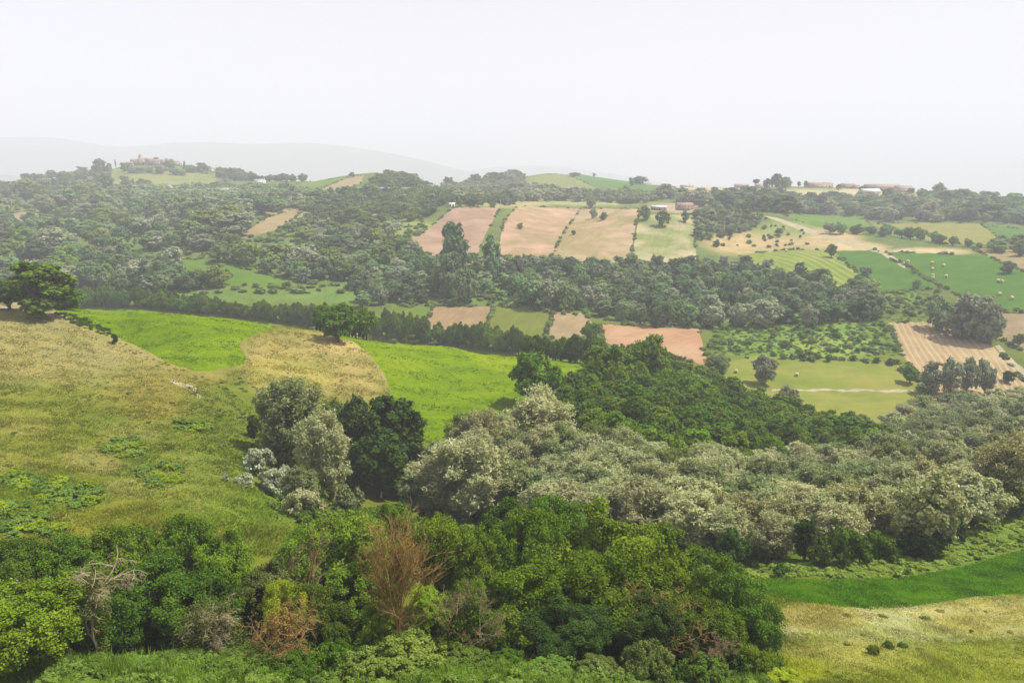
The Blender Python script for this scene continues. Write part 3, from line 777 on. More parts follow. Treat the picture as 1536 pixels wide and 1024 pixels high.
mountain_range('mountains', 'faint pale blue mountain range behind the hilltop village', [(-700,262),(-400,236),(-150,214),(0,206),(60,204),(110,208),(150,219),(200,218),(250,211),(300,210),(360,214),(440,211),(500,215),(560,224),(620,236),(680,252),(740,266),(800,290)], 7000, 1300, 3)
mountain_range('mountains', 'lower hazy foothills at the far left of the horizon', [(-700,250),(-300,252),(-60,258),(0,262),(50,266),(110,274),(180,290)], 4700, 800, 5)
mountain_range('mountains', 'barely visible distant range behind the domed hill', [(560,275),(660,262),(740,250),(800,248),(860,252),(960,268),(1060,290)], 8300, 1300, 9)
# ------------------------------------------------------------------ near trees, one by one
# kind of tree, px, metres ahead, top row, crown width px, leaves, label
FG = [
 ('oak', 45, 43.5, 868, 200, 'oak', 'large fresh green broadleaf tree cut by the lower left corner'),
 ('oak', -20, 50, 850, 150, 'oakdark', 'dark broadleaf tree half outside the frame above the bright corner tree'),
 ('oak', 25, 60, 812, 125, 'oakdark', 'dark green broadleaf tree at the left end of the near wood edge'),
 ('oak', 105, 62, 802, 135, 'oak', 'mid green broadleaf tree second along the near wood edge below the dry hillside'),
 ('oak', 190, 64, 790, 140, 'oak', 'mid green broadleaf tree just behind the bare branched dead tree'),
 ('oak', 265, 65, 778, 140, 'oak', 'tallest broadleaf tree on the left stretch of the near wood edge'),
 ('oak', 335, 66, 784, 115, 'oak', 'mid green broadleaf tree ending the left wood edge before the olive thicket'),
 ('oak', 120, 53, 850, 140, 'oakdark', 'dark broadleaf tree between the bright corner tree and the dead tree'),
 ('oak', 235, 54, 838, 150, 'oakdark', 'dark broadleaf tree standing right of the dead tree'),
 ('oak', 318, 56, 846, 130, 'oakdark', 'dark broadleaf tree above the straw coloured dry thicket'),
 ('tall', 398, 58, 826, 90, 'olive', 'olive green slender tree beside the dark wood edge'),
 ('oak', 430, 55, 868, 80, 'yellow', 'small yellow green tree above the orange dry bush'),
 ('tall', 462, 74, 786, 90, 'oakbright', 'light green narrow tree at the left of the central grove'),
 ('oak', 520, 70, 752, 155, 'oak', 'broad green tree at the upper left of the central grove'),
 ('oak', 575, 76, 742, 110, 'oakbright', 'light green tree below the silvery trees at the back of the central grove'),
 ('tall', 545, 60, 815, 120, 'oakdark', 'dark tree just left of the orange brown dead tree'),
 ('oak', 668, 72, 764, 125, 'oakbright', 'light green round tree behind the orange brown dead tree'),
 ('oak', 725, 68, 778, 120, 'oak', 'mid green tree above the bare twiggy tree of the central grove'),
 ('tall', 752, 82, 738, 95, 'oakdark', 'dark narrow tree standing against the white leaved trees'),
 ('oak', 835, 84, 742, 110, 'oak', 'olive tinged tree touching the white leaved trees behind the grove'),
 ('oak', 800, 69, 765, 145, 'oakbright', 'bright green tree left of the largest grove tree'),
 ('oak', 905, 68, 752, 190, 'oak', 'largest green broadleaf tree crowning the central grove'),
 ('oak', 985, 70, 775, 150, 'oak', 'green tree on the right shoulder of the central grove'),
 ('oak', 800, 57, 842, 160, 'oak', 'low spreading tree over the dark gap in the central grove'),
 ('oak', 920, 57, 830, 190, 'oak', 'leafy tree in front of the largest grove tree'),
 ('oak', 1010, 60, 826, 150, 'oak', 'green tree above the reddish dry bush'),
 ('oak', 1075, 63, 826, 125, 'oakdark', 'dark green tree near the right end of the central grove'),
 ('oak', 1110, 58, 862, 120, 'oakdark', 'dark tree ending the central grove beside the dry meadow'),
 ('oak', 1050, 55, 886, 130, 'oakdark', 'shaded tree low at the right end of the grove above the reddish bush'),
 ('tall', 578, 51, 888, 62, 'yellow', 'narrow yellow green young tree left of the dead orange trunk'),
 ('tall', 645, 53, 868, 62, 'yellow', 'narrow yellow green young tree right of the dead orange trunk'),
 ('oak', 705, 58, 846, 70, 'oakbright', 'small light green tree beside the bare twiggy tree'),
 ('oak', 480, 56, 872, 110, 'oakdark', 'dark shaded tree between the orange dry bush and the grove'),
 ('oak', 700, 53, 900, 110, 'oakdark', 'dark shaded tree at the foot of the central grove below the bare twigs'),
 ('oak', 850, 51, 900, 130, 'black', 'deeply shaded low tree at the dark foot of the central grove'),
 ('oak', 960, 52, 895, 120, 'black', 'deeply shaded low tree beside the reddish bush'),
]
for kd, px, Y, top, wp, mat, lb in FG:
    plant_px('broadleaf_tree', kd, px, Y, top, wp, mat, lb, 'tree', 'broadleaf trees of the near woods')
NEARB = [
 (610, 46.5, 960, 170, 'bramble', 'wide bright green bush at the bottom middle of the near bank'),
 (545, 46, 975, 110, 'bramble', 'bright green bush just left of the widest bank bush'),
 (690, 47, 975, 120, 'scrub', 'bright green bush just right of the widest bank bush'),
 (350, 46, 985, 150, 'scrub', 'fresh green bush below the straw coloured dry thicket'),
 (270, 45, 990, 110, 'scrub', 'fresh green bush right of the ivy clad dead tree'),
 (430, 45, 985, 110, 'oakdark', 'dark green bush below the orange dry bush'),
 (500, 48, 955, 100, 'oak', 'greyish green bush between the orange dry bush and the bright bank'),
 (205, 44, 1000, 90, 'bramble', 'small yellow green bush at the foot of the dead tree'),
 (820, 47, 985, 110, 'scrub', 'green bush on the bank below the dark foot of the grove'),
 (900, 47, 990, 90, 'olive', 'olive green bush on the dry grass of the bank'),
 (975, 48, 960, 110, 'olive', 'olive green bush left of the reddish dry bush'),
 (1060, 48, 985, 110, 'scrub', 'light green bush below the reddish dry bush'),
 (1135, 49.5, 968, 75, 'oak', 'dark green round bush at the corner of the dry meadow'),
 (760, 48.5, 975, 90, 'oakdark', 'dark bush under the grove beside the bright bank'),
 (1180, 46, 1005, 70, 'yellow', 'yellow flowering bush in the grass beside the dark round bush'),
 (1160, 62, 925, 26, 'oak', 'tiny green bush in dry grass beside the end of the grove'),
 (1333, 60, 959, 22, 'bramble', 'small green bush alone in the middle of the dry meadow'),
 (1353, 60.5, 961, 21, 'bramble', 'smaller green bush just right of the lone meadow bush'),
 (1310, 58, 964, 26, 'bramble', 'low yellow green bush just left of the lone meadow bush'),
]
for px, Y, top, wp, mat, lb in NEARB:
    plant_px('bush', 'thicket' if wp >= 85 or 20 < wp < 31 else 'bush', px, Y, top, wp, mat, lb, 'bush', 'bushes on the near bank', hmin=.35)

us = np.random.default_rng(19)
it = []
for k in range(150):
    px, Y = us.uniform(-60, 1130), us.uniform(51, 66); x, y, z = on_land(px, Y)
    it.append(('bush', 1, x, y, z - .2, us.uniform(1.5, 3.4), us.uniform(2.5, 4)))
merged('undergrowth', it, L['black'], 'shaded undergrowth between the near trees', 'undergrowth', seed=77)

# ------------------------------------------------------------------ dead trees: branching bare wood
def bare_tree(name, px, Y, top, spread, mat, label, seed, levels=4, droop=0.0, lean=(0, 0), twig=None, stems=1):
    x, y, z = on_land(px, Y)
    q = float(pix2aq(px, top)[1]); H = q * Y - z
    rng = np.random.default_rng(seed)
    trunk, limbs, twigs = MB(), MB(), MB()

    def grow(p, d, ln, r, lev):
        m = 5; pts_ = [p]; dd = np.array(d, float)
        for i in range(m):
            dd = unit(dd + rng.normal(size=3) * .17 + np.array([0, 0, (.10 if lev < 2 else -droop * .22)]))
            pts_.append(pts_[-1] + dd * ln / m)
        tgt = trunk if lev == 0 else limbs if lev < 3 else twigs
        tgt.tube(pts_, np.linspace(r, r * .45, m + 1), 7 if lev == 0 else 5 if lev < 3 else 3)
        if lev >= levels: return
        nb = [rng.integers(7, 10), rng.integers(4, 7), rng.integers(4, 7), rng.integers(3, 5), 2][lev]
        for k in range(nb):
            t = rng.uniform(.3 if lev == 0 else .25, 1); i = min(m - 1, int(t * m)); bp = pts_[i] * (1 - (t * m - i)) + pts_[i + 1] * (t * m - i)
            th = rng.uniform(0, 6.283); side = np.array([math.cos(th), math.sin(th), 0.])
            nd = unit(dd * (.55 if lev else .7) + side * spread * (1 if lev == 0 else .8) + np.array([0, 0, .15]))
            grow(bp, nd, ln * rng.uniform(.34, .6) * (1.0 if lev else .95), max(.012, r * .46), lev + 1)

    for s in range(stems):
        o2 = np.array([rng.uniform(-.4, .4), rng.uniform(-.4, .4), -.3]) * (stems > 1)
        grow(o2 + np.array([0, 0, -.3]), unit(np.array([lean[0] + rng.normal() * .12 * (stems > 1), lean[1], 1.])), H * .82 * (rng.uniform(.75, 1) if stems > 1 else 1), .018 * H / math.sqrt(stems), 0)
    root = bpy.data.objects.new(name, None); COL.objects.link(root); root.location = (x, y, z)
    obj('trunk', trunk.mesh('dead_trunk', mat, True), root)
    obj('branches', limbs.mesh('dead_branches', mat, True), root)
    if twigs.v: obj('twigs', twigs.mesh('dead_twigs', twig or mat), root)
    tag(root, label, 'dead tree', 'dead and dry trees among the near woods')
    return root, H


def clothe(root, H, seed, n_, box, size, mat, name):
    """leaves or dry tufts that hang on a bare tree; box = (cx, cy, cz, rx, ry, rz)"""
    rng = np.random.default_rng(seed); cx, cy_, cz, rx, ry, rz = box
    k = 26; cc = unit(rng.normal(size=(k, 3))) * rng.uniform(.2, 1, (k, 1)) * np.array([rx, ry, rz]) + np.array([cx, cy_, cz])
    i = rng.integers(0, k, n_)
    p = cc[i] + rng.normal(size=(n_, 3)) * np.array([rx, ry, rz]) * .16
    v, f = leaf_quads(rng, p, unit(rng.normal(size=(n_, 3)) + np.array([0, 0, .5])), size, .5)
    o = obj(name, mesh_np(name, v, f, [L[mat]], fattr=np.clip(.5 + rng.normal(size=n_) * .25, 0, 1)), root)
    return o


r_, H_ = bare_tree('dead_tree', 607, 51, 790, .24, DEADORANGE, 'slim orange brown dead tree with many upright stems in the central grove', 3, 4, stems=4)
clothe(r_, H_, 1, 5200, (0, 0, H_ * .74, 1.25, 1.1, H_ * .24), .15, 'brown', 'dry_leaves')
r_, H_ = bare_tree('dead_tree', 158, 47, 838, .95, DEADWOOD, 'pale dead tree with drooping bare branches and an ivy clad trunk', 8, 4, droop=.9)
clothe(r_, H_, 2, 3000, (0.2, -.3, H_ * .32, .55, .5, H_ * .36), .17, 'ivy', 'ivy')
clothe(r_, H_, 4, 900, (0, -.2, H_ * .80, 1.2, 1.2, H_ * .12), .18, 'olive', 'dry_leaves')
r_, H_ = bare_tree('dead_tree', 325, 48, 898, .8, DEADWOOD, 'straw coloured tangle of dry branches below the left wood edge', 11, 4, droop=.5, stems=4)
clothe(r_, H_, 5, 6500, (0, 0, H_ * .55, 2.4, 1.8, H_ * .36), .17, 'olive', 'dry_leaves')
r_, H_ = bare_tree('dead_tree', 425, 48, 898, .6, DEADORANGE, 'brownish dry bush with arching stems below the olive slender tree', 14, 4, droop=.6, stems=4)
clothe(r_, H_, 6, 2600, (.2, 0, H_ * .6, 1.1, .9, H_ * .25), .17, 'brown', 'dry_leaves')
r_, H_ = bare_tree('dead_tree', 722, 52, 864, .5, DEADWOOD, 'bare twiggy tree in the middle of the central grove', 17, 4, droop=.2, stems=3, twig=DEADRED)
clothe(r_, H_, 7, 4500, (0, 0, H_ * .55, 1.8, 1.5, H_ * .3), .2, 'oak', 'leaves')
bare_tree('dead_tree', 1062, 49.5, 950, .7, DEADRED, 'reddish leafless bush at the right end of the central grove', 21, 4, droop=.2, stems=4)
bare_tree('dead_tree', 456, 62, 832, .35, DEADORANGE, 'thin greyish dead tree beside the olive slender tree', 23, 4, droop=.2, stems=3, twig=DEADRED)
bare_tree('dead_tree', 965, 53, 880, .9, DEADORANGE, 'small tangle of rusty twigs under the right shoulder of the grove', 27, 4, droop=.4, stems=3)

# ------------------------------------------------------------------ trees in the hollow below the bright field
HOL = [
 ('silver_leaved_tree', 'feather', 440, 705, 573, 108, 'greygreen', 'tall grey green feathery tree at the back left of the hollow clump', 'tree'),
 ('silver_leaved_tree', 'feather', 494, 748, 622, 88, 'silver', 'silvery feathery tree in front of the dark trees below the field', 'tree'),
 ('silver_leaved_tree', 'feather', 506, 700, 604, 66, 'olive', 'olive green tree wedged between the silvery and the dark trees', 'tree'),
 ('silver_leaved_tree', 'feather', 452, 768, 700, 60, 'greygreen', 'low grey green tree at the foot of the hollow clump', 'tree'),
 ('dark_leaved_tree', 'oak', 545, 725, 590, 95, 'black', 'dark green tree left of the darkest dense tree below the field', 'tree'),
 ('dark_leaved_tree', 'tall', 592, 732, 586, 95, 'black', 'darkest dense tall tree at the corner of the bright field', 'tree'),
 ('dark_leaved_tree', 'oak', 570, 745, 640, 110, 'black', 'deeply shaded tree in front of the darkest dense tree', 'tree'),
 ('dark_leaved_tree', 'tall', 612, 735, 640, 60, 'black', 'dark slim tree on the right flank of the darkest dense tree', 'tree'),
 ('dark_leaved_tree', 'tall', 613, 768, 702, 40, 'greygreen', 'lone narrow shaggy tree between the grove and the white leaved trees', 'tree'),
 ('bush', 'bush', 378, 655, 615, 36, 'black', 'dark green bush left of the tall feathery tree on the hillside', 'bush'),
 ('bush', 'bush', 388, 708, 664, 58, 'silverwhite', 'rounded white leaved bush at the left edge of the hollow clump', 'bush'),
 ('bush', 'bush', 415, 742, 692, 70, 'silverwhite', 'larger white leaved bush below the rounded white one', 'bush'),
 ('bush', 'bush', 368, 730, 704, 40, 'silverwhite', 'low white leaved bush nearest the open hillside', 'bush'),
 ('bush', 'bush', 340, 722, 706, 18, 'silverwhite', 'tiny white leaved bush alone on the hillside', 'bush'),
 ('bush', 'bush', 455, 772, 726, 70, 'silver', 'silvery bush at the foot of the feathery trees', 'bush'),
 ('bush', 'bush', 520, 770, 725, 60, 'greygreen', 'grey green bush in the shade below the dark trees', 'bush'),
 ('bush', 'bush', 425, 765, 738, 60, 'bramble', 'yellow green bush on the hillside below the white bushes', 'bush'),
 ('bush', 'bush', 655, 700, 668, 50, 'scrub', 'green bush at the lower corner of the bright field', 'bush'),
 ('bush', 'bush', 640, 745, 700, 60, 'scrub', 'green bush in the gap right of the narrow shaggy tree', 'bush'),
]
for nm, kd, px, base, top, wp, mat, lb, ct in HOL:
    base_px(nm, kd, px, base, top, wp, mat, lb, ct, {'bush': 'bushes of the hollow', 'silver_leaved_tree': 'silvery trees of the ravine', 'dark_leaved_tree': 'dark trees of the hollow'}[nm])

# ------------------------------------------------------------------ silver and grey green trees filling the ravine
rv = np.random.default_rng(12)
SILV = [
 # polygon of feet, spacing, n, tree kinds, leaves, height, width, label, group
 ([(640,770),(640,735),(700,700),(760,705),(850,720),(950,745),(1050,790),(1060,838),(960,830),(860,800),(740,785)], 5.6, 60, ('poplar', 'feather'), ('silver', 'silver', 'greygreen', 'silver'), (7, 10.5), (6.5, 11.5), 'white leaved tree in the dense silvery stand behind the central grove', 'white leaved trees behind the central grove'),
 ([(690,700),(700,668),(760,672),(880,690),(960,715),(1040,745),(1040,775),(950,742),(850,718),(760,702)], 6.2, 30, ('poplar', 'feather'), ('greygreen', 'silver', 'olive'), (8, 10), (7.5, 9.5), 'pale olive silver tree at the upper edge of the stand beside the bright field', 'pale trees between the bright field and the white stand'),
 ([(1050,800),(1000,735),(1130,712),(1250,705),(1340,715),(1330,770),(1240,790),(1130,800)], 7, 60, ('poplar', 'oak', 'feather'), ('greygreen', 'greygreen', 'silver'), (7, 9.5), (7.5, 11.5), 'grey green tree in the even canopy in the middle of the ravine', 'grey green trees in the middle of the ravine'),
 ([(1050,845),(1050,800),(1130,800),(1240,792),(1330,775),(1340,812),(1230,835),(1120,852)], 5.4, 36, ('poplar', 'feather'), ('silver', 'willow', 'silver'), (6, 8.5), (6, 8), 'silvery tree along the front edge of the ravine above the bramble bank', 'silvery trees above the bramble bank'),
 ([(1340,780),(1340,700),(1440,690),(1600,680),(1660,740),(1536,768),(1450,800)], 7, 46, ('poplar', 'oak', 'feather'), ('willow', 'greygreen', 'silver', 'olive'), (7, 9.5), (7.5, 10), 'pale willow like tree at the right end of the ravine', 'pale trees at the right end of the ravine'),
 ([(1320,712),(1330,665),(1420,640),(1540,630),(1680,630),(1680,685),(1540,690),(1420,700)], 7.5, 60, ('poplar', 'feather', 'oak'), ('greygreen', 'silver', 'greygreen'), (8, 10.5), (8, 10), 'blue grey tree on the ravine slope below the stubble field', 'blue grey trees below the stubble field'),
]
for poly, sp, nm_, kinds, mats, hh, ww, lb, gp in SILV:
    for x, y, z, px, py in spots(poly, sp, nm_, rv):
        plant('silver_leaved_tree', kinds[rv.integers(len(kinds))], x, y, z, rv.uniform(*hh), rv.uniform(*ww), mats[rv.integers(len(mats))], lb, 'tree', gp, 1)
for x, y, z, px, py in spots([(1330,650),(1390,618),(1540,606),(1640,604),(1640,650),(1400,664)], 6, 60, rv):
    plant('silver_leaved_tree', ('poplar', 'oak')[rv.integers(2)], x, y, z, rv.uniform(6, 8.5), rv.uniform(8, 11), ('greygreen', 'silver', 'greygreen', 'woodpale')[rv.integers(4)], 'blue grey tree at the top of the ravine beside the stubble field', 'tree', 'trees between ravine and stubble field', 1)
RAV = [
 ('silver_leaved_tree', 'poplar', 812, 672, 586, 105, 'silver', 'broad silvery tree with twisted limbs right beside the bright field'),
 ('silver_leaved_tree', 'poplar', 722, 700, 612, 58, 'willow', 'small pale green tree at the lower corner of the bright field'),
 ('silver_leaved_tree', 'poplar', 700, 775, 660, 130, 'silver', 'large round white leaved tree at the left end of the stand'),
 ('silver_leaved_tree', 'oak', 1385, 828, 700, 120, 'willow', 'largest round pale willow in front of the ravine'),
 ('silver_leaved_tree', 'poplar', 1270, 812, 726, 85, 'willow', 'pale willow with a grey top left of the largest willow'),
 ('silver_leaved_tree', 'poplar', 1500, 770, 655, 110, 'willow', 'yellowish tree with bare pale limbs near the conical bush'),
 ('dark_leaved_tree', 'tall', 1205, 840, 774, 42, 'black', 'dark ivy covered tree at the edge of the bramble bank'),
 ('dark_leaved_tree', 'oak', 1100, 850, 790, 60, 'black', 'dark shaded tree behind the right end of the grove'),
 ('dark_leaved_tree', 'oak', 1375, 835, 775, 80, 'black', 'dark undergrown tree below the largest round willow'),
 ('dark_leaved_tree', 'cone', 1471, 786, 741, 38, 'black', 'dark cone shaped bush alone on the bramble bank'),
 ('dark_leaved_tree', 'oak', 1240, 812, 750, 30, 'black', 'narrow dark tree between two pale willows'),
]
for nm, kd, px, base, top, wp, mat, lb in RAV:
    base_px(nm, kd, px, base, top, wp, mat, lb, 'tree', 'silvery trees of the ravine' if nm[0] == 's' else 'dark trees of the ravine')
IVY = [
 (1265, 846, 778, 70, 'ivy', 'highest ivy mound draped over a stump beside the bramble bank'), (1228, 848, 800, 50, 'ivy', 'ivy mound left of the highest ivy mound'),
 (1290, 845, 795, 46, 'ivy', 'ivy mound right of the highest ivy mound'), (1320, 838, 790, 60, 'hedge', 'dark green mound of creepers left of the largest willow'),
 (1140, 842, 815, 36, 'ivy', 'low rounded creeper mound at the left end of the bramble bank'), (1165, 840, 812, 26, 'scrub', 'bright green rounded bush beside the low creeper mound'),
 (1440, 795, 745, 32, 'scrub', 'bright green bush between the largest willow and the conical bush'), (1430, 810, 780, 40, 'black', 'dark low bush at the right foot of the largest willow'),
 (1497, 788, 778, 20, 'hedge', 'tiny dark bush beside the conical bush'), (1172, 862, 842, 34, 'hedge', 'dark bush where the bramble bank meets the grove'),
 (1520, 745, 715, 50, 'silver', 'pale grey bush at the right edge above the bramble bank'),
]
for px, base, top, wp, mat, lb in IVY:
    base_px('bush', 'bush', px, base, top, wp, mat, lb, 'bush', 'bushes along the bramble bank')

# ------------------------------------------------------------------ dark green wood right of the bright field
base_px('wood_edge_tree', 'oak', 808, 612, 522, 90, 'oak', 'lone standing oak like tree at the corner of the bright field', 'tree', 'dark wood beside the bright field')
base_px('wood_edge_tree', 'oak', 912, 590, 508, 82, 'oak', 'broad tree on the skyline of the dark wood right of the field', 'tree', 'dark wood beside the bright field')
base_px('wood_edge_tree', 'oak', 966, 580, 492, 74, 'oakbright', 'topmost green tree of the dark wood against the red field', 'tree', 'dark wood beside the bright field')
wd = np.random.default_rng(31)
for x, y, z, px, py in spots([(835,615),(900,590),(985,570),(1050,582),(1110,612),(1210,655),(1300,685),(1335,706),(1200,706),(1060,728),(960,705),(880,668)], 6.2, 130, wd):
    plant('wood_edge_tree', ('oak', 'tall', 'oak')[wd.integers(3)], x, y, z, wd.uniform(9, 12.5), wd.uniform(7.5, 11.5), ('oakdark', 'oak', 'oak', 'oakdark', 'hedge', 'oakbright')[wd.integers(6)],
          'dark green broadleaf tree inside the dense wood right of the bright field', 'tree', 'dense wood right of the bright field', 1)
for x, y, z, px, py in spots([(1180,668),(1130,640),(1220,640),(1310,655),(1340,690),(1300,690)], 6.5, 24, wd):
    plant('wood_edge_tree', 'oak', x, y, z, wd.uniform(6.5, 8.5), wd.uniform(7, 10), ('oak', 'greygreen', 'oakdark')[wd.integers(3)],
          'mid green tree at the tip of the wood below the mown meadow', 'tree', 'wood tip below the mown meadow', 1)

# ------------------------------------------------------------------ hedge of trees along the ridge
hd = np.random.default_rng(41)
RL = [(86,461.5),(200,463),(330,474),(440,488),(540,508.5),(660,517),(780,533),(868,545),(905,552)]
RT = [(86,435),(200,433),(330,448),(440,455),(540,462),(600,468),(660,490),(740,488),(800,502),(905,505)]
seg = 0; px = 86.0
while px < 905:
    base = np.interp(px, [p[0] for p in RL], [p[1] for p in RL]); top = np.interp(px, [p[0] for p in RT], [p[1] for p in RT])
    X, Yv, Z = hit([px], [base + 1.0])
    for row in range(2):
        a = X[0] / Yv[0] + hd.uniform(-.004, .004); Y = Yv[0] + 2.5 + row * 5 + hd.uniform(-1, 1); z = float(height(a * Y, Y)[0])
        h = max(3.5, float(pix2aq(px, top + hd.uniform(-8, 8))[1]) * Y - z)
        plant('hedgerow_tree', 'oak', a * Y, Y, z, h, hd.uniform(5.6, 8.6), ('hedge', 'hedge', 'oakdark', 'oak')[hd.integers(4)],
              'dark green tree in the long hedge along the ridge behind the bright field', 'tree', 'hedge trees along the ridge', 1)
    px += hd.uniform(10.5, 13.5)
HG = [
 ('tall', 60, 478, 388, 96, 'oakdark', 'big domed tree at the left end of the ridge hedge'), ('oak', 14, 464, 418, 70, 'hedge', 'dark ragged tree left of the big domed hedge tree'),
 ('oak', 100, 464, 428, 44, 'oakdark', 'dark small tree right of the big domed hedge tree'), ('oak', -40, 462, 420, 70, 'hedge', 'dark hedge tree outside the left edge of the ridge'),
 ('oak', 508, 513, 454, 62, 'oak', 'round green tree standing out where the two bright fields meet'),
 ('tall', 432, 487, 475, 12, 'oak', 'tiny round tree on the crest of the dry knoll'), ('tall', 172, 516, 499, 11, 'black', 'tiny dark tree on the boundary of the dry hillside'),
 ('oak', 885, 512, 481, 30, 'hedge', 'round dark tree between the pale tan field and the red field'),
]
for kd, px, base, top, wp, mat, lb in HG:
    base_px('hedgerow_tree', kd, px, base, top, wp, mat, lb, 'tree', 'single trees of the ridge')
for px, base, top, wp in ((590,514,506,20),(607,515,503,12),(622,515,507,24),(650,518,510,18)):
    base_px('bush', 'bush', px, base, top, wp, 'olive', 'low yellowish bush at the foot of the ridge hedge beside the bright field', 'bush', 'yellowish bushes at the foot of the hedge')

# ------------------------------------------------------------------ valley wood, clumps and single trees
wm = np.random.default_rng(51)
WOODS = [
 ([(540,462),(520,420),(600,405),(700,400),(770,400),(900,405),(960,400),(960,430),(900,445),(900,468),(840,462),(760,440),(700,442),(640,458)], 8.6, 120, (8, 13), (8.5, 11.5), ('wood', 'wood', 'woodpale', 'slope'), 'rounded tree in the mixed wood between the valley strip fields and the brown slopes', 'mixed wood above the valley strip fields'),
 ([(900,478),(900,430),(960,405),(1060,405),(1120,410),(1230,430),(1310,450),(1322,478),(1250,488),(1150,486),(1040,492),(960,490)], 8.2, 150, (9, 14), (8.5, 12), ('wood', 'wood', 'slope', 'woodpale', 'wood'), 'dark tree in the thick wood below the light green striped field', 'thick dark wood below the striped field'),
]
for poly, sp, nm_, hh, ww, mats, lb, gp in WOODS:
    for x, y, z, px, py in spots(poly, sp, nm_, wm):
        plant('woodland_tree', ('oak', 'tall', 'oak')[wm.integers(3)], x, y, z, wm.uniform(*hh), wm.uniform(*ww), mats[wm.integers(len(mats))], lb, 'tree', gp, 2)
VAL = [
 ('oak', 680, 420, 332, 46, 'wood', 'tallest dark tree rising from the mixed wood against the mauve brown slope'),
 ('oak', 672, 445, 372, 50, 'wood', 'dark tree directly below the tallest tree of the mixed wood'), ('tall', 738, 425, 352, 28, 'wood', 'slim dark tree beside the tallest tree of the mixed wood'),
 ('oak', 700, 455, 402, 40, 'wood', 'round tree standing clear at the front of the mixed wood'), ('oak', 800, 458, 420, 50, 'wood', 'dark round tree with a long shadow above the olive strip field'),
 ('tall', 822, 462, 412, 30, 'woodpale', 'pale tree with a shaded flank above the tan strip field'), ('oak', 848, 466, 418, 34, 'slope', 'mid green tree at the edge of the grassy glade'),
 ('oak', 1145, 578, 531, 40, 'woodpale', 'round grey green tree standing in the mown meadow'), ('oak', 1075, 560, 530, 40, 'greygreen', 'pale round tree at the corner of the red field and the meadow'),
 ('oak', 1180, 625, 578, 40, 'woodpale', 'grey tree at the near edge of the mown meadow'), ('oak', 1365, 575, 545, 26, 'oakbright', 'small bright green tree at the corner of meadow and stubble'),
 ('oak', 1068, 492, 455, 36, 'woodpale', 'pale tree at the left front of the thick wood'), ('oak', 1146, 490, 449, 54, 'woodpale', 'wide pale green domed tree in front of the thick wood'),
 ('oak', 1105, 490, 452, 30, 'woodpale', 'small pale domed tree left of the wide pale one'), ('oak', 1117, 462, 428, 24, 'silver', 'whitish tree inside the thick wood'), ('oak', 1212, 492, 455, 30, 'woodpale', 'pale grey tree at the right front of the thick wood'),
 ('oak', 1450, 508, 434, 84, 'woodpale', 'huge grey willow clump beside the stubble field'), ('oak', 1405, 495, 438, 44, 'wood', 'dark tree on the left flank of the huge grey willow'), ('oak', 1480, 515, 446, 50, 'woodpale', 'grey willow on the right flank of the huge clump'),
 ('tall', 1398, 592, 537, 32, 'woodpale', 'first brownish grey tree of the row at the near end of the stubble field'), ('oak', 1424, 592, 534, 36, 'woodpale', 'second brownish grey tree of the row at the end of the stubble field'),
 ('oak', 1450, 592, 534, 36, 'woodpale', 'third brownish grey tree of the row at the end of the stubble field'), ('oak', 1476, 592, 535, 36, 'woodpale', 'last brownish grey tree of the row beside the dirt track'),
 ('oak', 1512, 574, 555, 20, 'black', 'dark small tree beside the dirt track at the right edge'), ('oak', 1528, 520, 498, 20, 'olive', 'small yellowish tree in the dusty tan field'),
 ('oak', 1512, 410, 389, 21, 'slope', 'lone round tree on the edge of the bale field'), ('oak', 1375, 433, 417, 15, 'slope', 'small round bush at the foot of the dark green field'),
 ('tall', 1247, 386, 363, 14, 'slopegreen', 'slender tree on the boundary of striped field and dark field'), ('oak', 1297, 415, 399, 20, 'slope', 'round tree where the boundary meets the thick wood'), ('oak', 1298, 432, 413, 26, 'wood', 'tree just below the boundary tree at the wood corner'),
 ('tall', 860, 352, 345, 8, 'black', 'tiny dark bush alone on the golden slope'), ('oak', 780, 343, 333, 10, 'brown', 'small brown tree on the tan slope'), ('oak', 890, 328, 309, 12, 'slope', 'small tree left on the crumbling bare edge'), ('oak', 905, 330, 317, 13, 'slope', 'small tree right on the crumbling bare edge'),
 ('oak', 887, 312, 296, 16, 'wood', 'dark tree on the skyline of the golden slope'), ('oak', 993, 340, 316, 24, 'slopegreen', 'bright round tree on the dry green slope'), ('oak', 968, 330, 306, 20, 'wood', 'dark tree left of the open shed'), ('tall', 1028, 334, 316, 12, 'wood', 'small tree in front of the red roofed farmhouse'),
]
for kd, px, base, top, wp, mat, lb in VAL:
    base_px('valley_tree', kd, px, base, top, wp, mat, lb, 'tree', 'single trees of the valley', 1 if base > 520 else 2)
for px in range(560, 960, 14):
    pass

hr = np.random.default_rng(61)
def scatter(name, poly, sp, nmax, hh, ww, mats, lb, gp, lod, kinds=('oak', 'oak', 'tall'), cat='tree', avoid=(), rng=hr, thin=None):
    for x, y, z, px, py in spots(poly, sp, nmax, rng, avoid=avoid):
        if thin is not None and fbm(np.array([x]), np.array([y]), 77, 130, 2)[0] < thin: continue
        s = min(1.6, rng.lognormal(-.06, .26))
        plant(name, kinds[rng.integers(len(kinds))], x, y, z, rng.uniform(*hh) * s ** .7, rng.uniform(*ww) * s, mats[rng.integers(len(mats))], lb, cat, gp, lod)


